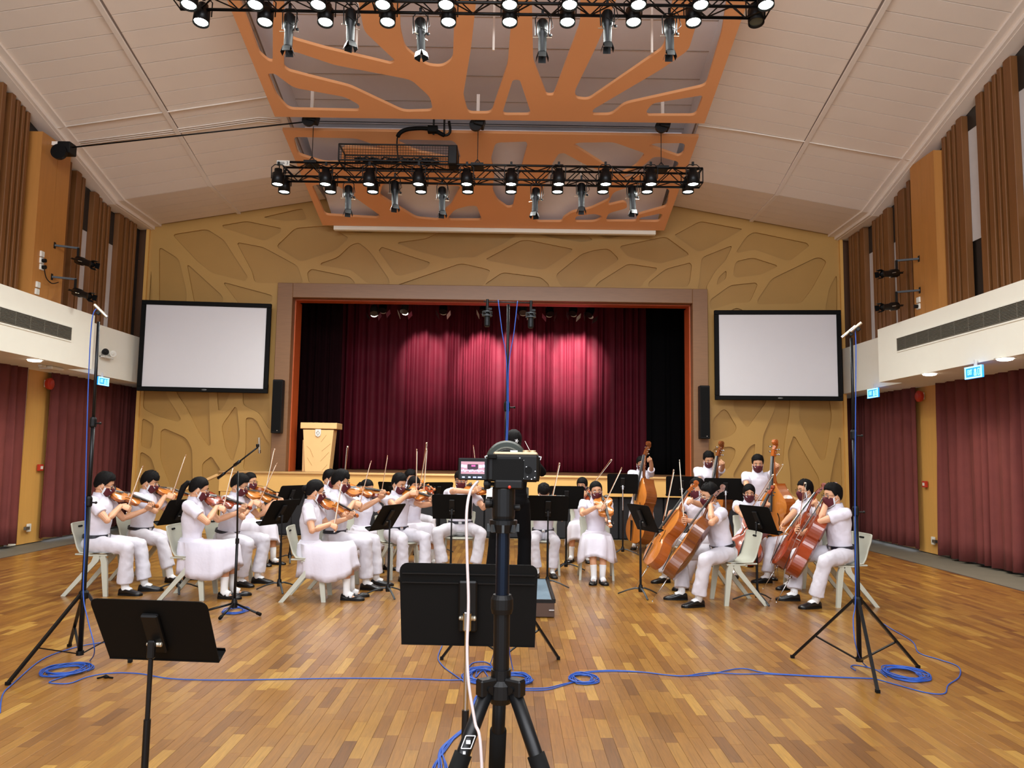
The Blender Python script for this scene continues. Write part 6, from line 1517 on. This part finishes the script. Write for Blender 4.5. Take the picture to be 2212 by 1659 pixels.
lcd(.0,-.04,.84,.80,'lcd_black'); lcd(.0,.06,.80,.56,'lcd_wall',-.0180); lcd(.0,.10,.36,.24,'lcd_dark',-.0184); lcd(.02,.15,.14,.08,'lcd_pink',-.0188)
for x in (-.26,.26): lcd(x,.12,.11,.13,'lcd_blue',-.0188)
for x in (-.36,.37): lcd(x,.14,.07,.12,'lcd_blue',-.0188)
m = M()
for k in range(15): m.box((sx+(-.37+k*.053)*sw, -.0190, sz+(-.075+.02*sin(k*2.1))*sh), (.034*sw,.0006,(.07+.03*sin(k*1.3))*sh))
m.build('screen_people', 'lcd_blue', fs_)
m = M()
for x, w_ in ((-.31,.09),(-.11,.08),(.04,.05),(.10,.05),(.24,.13)): m.box((sx+x*sw,-.0190,sz-.37*sh), (w_*sw,.0006,.055*sh))
m.build('screen_readout', 'lcd_blue', fs_)
# white monitor cable hanging from the camera
W = [ony(*q) for q in ((1032,1040,1.885),(1016,1062,1.84),(1008,1110,1.80),(1009,1200,1.78),(1012,1300,1.76),(1009,1400,1.74),(1013,1480,1.72),(1026,1560,1.70),(1040,1640,1.67))]
W += [Vector((W[-1].x+.02, 1.6, .55)), Vector((W[-1].x+.03, 1.5, .2)), Vector((W[-1].x+.0, 1.35, .012)), Vector((W[-1].x-.3, 1.1, .012)), Vector((W[-1].x-.5, .3, .012))]
m = M(); m.tube(sm(W, 8), .0034, 10); tag(m.build('monitor_cable', 'cable_white', smooth=True), 'white cable hanging from the camera screen down past the tripod', 'cable')

# ================================================================ tall microphone stands
def tall(hub_px, hub_y, top_px, feet, label, nm='microphone_stand'):
    hb = ony(*hub_px, hub_y); x, y = hb.x, hub_y; tp = ony(*top_px, hub_y)
    t = empty(nm, (x, y, 0), label=label, cat='microphone stand', group='tall microphone stands')
    zh = hb.z; zt = tp.z; top = Vector((tp.x-x, 0, zt)); bx = lambda z: top*0+Vector(((tp.x-x)*(z-zh)/(zt-zh), 0, z))
    l1 = zh+(zt-zh)*.33; l2 = zh+(zt-zh)*.62
    for a, b, r_ in ((.08, l1, .0175), (l1-.05, l2, .0145), (l2-.05, zt, .011)):
        m = M(); m.tube([bx(a) if a > zh else Vector((0,0,a)), bx(b)], r_, 14); m.build('pole_section', 'black_metal', t, smooth=True)
    for z in (l1, l2):
        m = M(); m.lathe(bx(z)-Vector((0,0,.03)), [(0,0),(.02,0),(.024,.01),(.024,.06),(.018,.075),(0,.075)], seg=16); m.tube([bx(z), bx(z)+Vector((.055,-.01,0))], .006, 8); m.ell(bx(z)+Vector((.058,-.01,0)), (.008,.016,.01), 8, 6); m.build('pole_clamp', 'black', t)
    m = M(); m.lathe((0,0,zh-.03), [(0,0),(.03,0),(.034,.015),(.034,.045),(.024,.06),(0,.06)], seg=16); m.build('hub', 'black', t)
    m = M(); m.lathe((0,0,.075), [(0,0),(.026,0),(.026,.03),(0,.03)], seg=14); m.build('brace_collar', 'black', t)
    for fx, fy in feet:
        f = Vector((fx-x, fy-y, .012)); d = Vector((f.x, f.y, 0)).normalized(); a = d*.03+Vector((0,0,zh)); mid = a+(f-a)*.62
        m = M(); m.bar(a, f, .022, .018); lg = m.build('leg', 'black_metal', t)
        m = M(); m.box(f, (.026,.026,.02)); m.build('rubber_foot', 'black_matt', lg)
        m = M(); m.bar(d*.024+Vector((0,0,.09)), mid, .018, .008); m.build('leg_brace', 'black_metal', lg)
    return t, bx, zt, Vector((x, y, 0)), zh
def pencil_mic(p, d, label, L=.13):
    t = empty('pencil_microphone', mw=frame(p, d, (0,0,1)), label=label, cat='microphone', group='pencil microphones')
    m = M(); m.tube([(0,-L/2,0),(0,L/2,0)], .0115, 14); m.build('barrel', 'silver_mic', t, smooth=False)
    m = M(); m.tube([(0,L/2-.03,0),(0,L/2+.002,0)], .0125, 14); m.build('grille', 'chrome', t); m = M(); m.box((0,.0,-.022), (.02,.03,.03), bev=.004); m.build('clip', 'black', t)
    return t
def cable(pts, r, label, grp='blue microphone cables', mt='cable_blue', n=6):
    m = M(); m.tube(sm(pts, n), r, 8); return tag(m.build('microphone_cable', mt, smooth=True), label, 'cable', grp)
tL, bL, zL, oL, hL = tall((181,1284), 5.72, (213,695), ((-3.28,5.24),(-3.45,6.25),(-2.76,5.82)), 'tall black microphone stand on tripod legs at the left')
tR, bR, zR, oR, hR = tall((1853,1297), 5.84, (1839,730), ((2.25,6.21),(3.11,5.97),(2.5,5.33)), 'tall black microphone stand on tripod legs at the right')
pL = ony(214, 680, 5.72); pencil_mic(pL+Vector((.01,0,.03)), (.62,.1,-.6), 'silver pencil microphone on the left tall stand, pointing down to the right')
pR = ony(1836, 716, 5.84); pencil_mic(pR+Vector((.0,.02,.0)), (-.6,.2,-.55), 'silver pencil microphone on the right tall stand, lower of its pair'); pencil_mic(pR+Vector((.035,-.03,.03)), (-.55,.3,-.5), 'silver pencil microphone on the right tall stand, upper of its pair', .1)
# central stand with T-bar
tC, bC, zC, oC, hC = tall((1090,1255), 5.85, (1098,658), ((-.49,6.02),(.4,6.07),(-.03,5.36)), 'tall black microphone stand in the centre with a T-bar, behind the camera tripod')
tb = bC(zC)+oC; w_ = .19
m = M(); m.tube([tb+Vector((-w_,0,.02)), tb+Vector((w_,0,.015))], .005, 8); o = m.build('stereo_bar', 'black_metal', tC, smooth=True); o.matrix_local = Matrix.Translation(-oC)
for i, (px, py) in enumerate(((1053,652),(1147,655))):
    p = ony(px, py, 5.85); t = empty('studio_microphone', p, label='black studio microphone hanging in a spider shock mount, %s end of the T-bar' % ('left','right')[i], cat='microphone', group='studio microphones on the T-bar')
    m = M(); m.tube([(0,0,.02),(0,0,-.07)], .011, 10); m.box((.02,0,-.055), (.03,.015,.015)); m.build('swivel', 'black', t)
    m = M(); m.lathe((0,0,-.075), [(.036,0),(.04,0),(.04,-.008),(.036,-.008)], seg=22); m.lathe((0,0,-.105), [(.036,0),(.04,0),(.04,-.008),(.036,-.008)], seg=22)
    for k in range(6): a = k*pi/3; m.tube([(cos(a)*.038, sin(a)*.038, -.078), (cos(a+.5)*.038, sin(a+.5)*.038, -.11)], .0025, 5); m.tube([(cos(a)*.038, sin(a)*.038, -.09), (cos(a+.3)*.02, sin(a+.3)*.02, -.09)], .002, 5)
    m.build('shock_mount', 'cast_grey', t)
    m = M(); m.lathe((0,0,-.07), [(0,0),(.016,0),(.021,-.02),(.021,-.07),(.0215,-.085),(.0215,-.115),(.016,-.125),(0,-.125)], seg=20); m.build('microphone_body', 'black_metal', t)
# boom microphone stand among the violins
hb = (-2.64, 7.62)
t = empty('boom_stand', (hb[0], hb[1], 0), label='black boom microphone stand with three legs among the violins', cat='microphone stand')
zt_ = ony(514, 1018, hb[1]).z; dx = ony(514,1018,hb[1]).x-hb[0]
m = M(); m.tube([(0,0,.06),(0,0,.7)], .0135, 12); m.build('lower_tube', 'black_metal', t, smooth=True); m = M(); m.tube([(0,0,.66),(dx,0,zt_)], .009, 12); m.build('upper_tube', 'black_metal', t, smooth=True)
m = M(); m.lathe((0,0,.66), [(0,0),(.018,0),(.018,.05),(0,.05)], seg=14); m.build('clutch', 'black', t); m = M(); m.lathe((0,0,.05), [(0,0),(.03,0),(.03,.05),(.02,.09),(0,.09)], seg=14); m.build('leg_hub', 'black', t)
A0 = ony(471,1033,7.72)-Vector((hb[0],hb[1],0)); A1 = ony(557,966,7.5)-Vector((hb[0],hb[1],0))
m = M(); m.tube([A0, A1], .008, 10); m.tube([A0, A0+(A1-A0)*.17], .014, 10); m.tube([A0+(A1-A0)*.42, A0+(A1-A0)*.56], .016, 10); m.build('boom', 'black_metal', t, smooth=True)
for a in (radians(200), radians(335), radians(268)):
    d = Vector((cos(a), sin(a), 0)); m = M(); m.tube([Vector((0,0,.09))+d*.02, d*.30+Vector((0,0,.025))], .011, 8); lg = m.build('leg', 'black_metal', t, smooth=True); m = M(); m.tube([d*.29+Vector((0,0,.028)), d*.335+Vector((0,0,.018))], .016, 10); m.build('rubber_foot', 'black_matt', lg, smooth=True)
pm = ony(560,962,7.5); pencil_mic(pm, (.05,.1,-1), 'slim microphone hanging from the end of the boom stand', .15)

# ================================================================ blue cables
fl = lambda *q: [onz(a, b, .006) for a, b in q]
def coil(px, py, w_, h_, turns, label, seed, r=.0042):
    c = onz(px, py, .006); e = onz(px+w_/2, py, .006); rx = (e-c).length; rn = random.Random(seed); pts = []
    f_ = onz(px, py+h_/2, .006); ry = abs((f_-c).y)
    for i in range(turns*22):
        a = 2*pi*i/22; k = .78+.2*sin(i*.13+seed)+.05*rn.random(); pts.append(Vector((c.x+cos(a)*rx*k+.012*sin(i*.7), c.y+sin(a)*ry*k, .006+.0022*(i//22)+.002*rn.random())))
    m = M(); m.tube(sm(pts, 2), r, 6); return tag(m.build('cable_coil', 'cable_blue', smooth=True), label, 'cable coil', 'coils of blue cable on the floor')
coil(142,1449,100,34,8,'coil of blue cable beside the left tall microphone stand', 1)
coil(508,1320,56,16,6,'small coil of blue cable at the foot of the boom stand', 2)
coil(1042,1460,84,36,8,'coil of blue cable just left of the tripod column', 3)
coil(1110,1468,84,30,8,'coil of blue cable just right of the tripod column', 4)
coil(1260,1467,62,24,6,'small coil of blue cable between the tripod and the right stand', 5)
coil(1955,1457,90,32,8,'coil of blue cable beside the right tall microphone stand', 6)
cable([pL+Vector((-.02,0,.05)), ony(199,690,5.7), ony(192,800,5.7), ony(186,1000,5.68), ony(183,1180,5.68), ony(180,1285,5.66), ony(190,1340,5.6), ony(204,1400,5.5)]+fl((196,1425),(170,1440)), .004, 'blue cable hanging down beside the left tall microphone stand')
cable(fl((0,1540),(6,1500),(30,1475),(90,1425),(150,1402),(205,1390),(260,1385)), .004, 'blue cable leaving the left edge and passing behind the left stand')
cable(fl((180,1450),(120,1468),(108,1475),(150,1476),(190,1462),(240,1454),(300,1455),(370,1466),(480,1469),(620,1467),(750,1465),(880,1466),(960,1469),(1010,1468)), .004, 'long blue cable running across the floor from the left coil to the tripod')
cable([ony(1076,648,5.84), ony(1085,720,5.82), ony(1094,780,5.82), ony(1095,900,5.81), ony(1090,1000,5.8), ony(1082,1110,5.79), ony(1075,1210,5.78), ony(1072,1330,5.8), ony(1068,1400,5.75)]+fl((1060,1432),(1050,1450)), .0035, 'blue cable hanging from the left microphone of the T-bar')
cable([ony(1118,650,5.84), ony(1110,720,5.82), ony(1099,790,5.82), ony(1098,900,5.81), ony(1093,1000,5.8), ony(1086,1120,5.79), ony(1092,1210,5.78), ony(1100,1330,5.8), ony(1100,1400,5.75)]+fl((1108,1445),(1115,1460)), .0035, 'blue cable hanging from the right microphone of the T-bar')
for k in range(2): cable(fl((1130,1487+k*4),(1180,1486+k*4),(1215,1478+k*3),(1250,1470)), .004, 'short blue cable between the tripod coils and the small coil, %s strand' % ('upper','lower')[k])
for k in range(2): cable(fl((1228,1462+k*5),(1262,1452+k*2),(1320,1448+k*2),(1390,1452),(1440,1458),(1480,1460),(1530,1457-k*4),(1600,1444+k*12),(1660,1454+k*2),(1780,1461+k),(1890,1466)), .004, 'blue cable crossing the floor to the right stand, %s strand' % ('upper','lower')[k])
cable(fl((1890,1466),(1940,1480),(2000,1496),(2040,1498),(2048,1480),(2072,1462),(2070,1440),(2030,1425),(1985,1410),(1970,1385),(1920,1355),(1885,1330),(1872,1305)), .004, 'blue cable looping wide round the right tall microphone stand')
cable([pR+Vector((.04,0,.04)), ony(1849,760,5.82), ony(1848,900,5.8), ony(1847,1100,5.78), ony(1848,1290,5.76), ony(1843,1340,5.7), ony(1850,1400,5.6)]+fl((1870,1438),(1910,1450)), .004, 'blue cable hanging down the right tall microphone stand')
cable(fl((1848,1448),(1838,1440),(1850,1437),(1890,1446),(1915,1462)), .004, 'small loop of blue cable under the right tall microphone stand')
rn = random.Random(9)
for k in range(7):
    j = lambda: rn.uniform(-5, 5)
    cable(fl((1052+j(),1485+j()),(1030+j(),1510+j()),(1018+j(),1560),(985+j(),1590),(955+j()*2,1620),(938+k*4+j(),1660),(930+k*5,1720)), .004, 'blue cables gathered in a bundle running under the tripod towards the viewer')
cable(fl((955,1395),(946,1420),(958,1440),(985,1460),(1010,1478)), .004, 'thin blue cable curving left of the tripod coils')
cable(fl((1010,1445),(1022,1432),(1048,1430),(1062,1440),(1040,1450),(1028,1462),(1035,1440),(1050,1455),(1062,1478)), .004, 'loose figure-of-eight of blue cable on top of the tripod coils')
# small black tie lying on the floor
m = M(); m.tube(sm(fl((210,1465),(222,1462),(229,1459),(236,1463),(244,1464))), [.006]*25, 6); m.ell(onz(229,1462,.01), (.02,.012,.01), 8, 5); tag(m.build('cable_tie', 'black_matt', smooth=True), 'small black cable strap lying on the floor beside the left coil', 'strap')
flush()
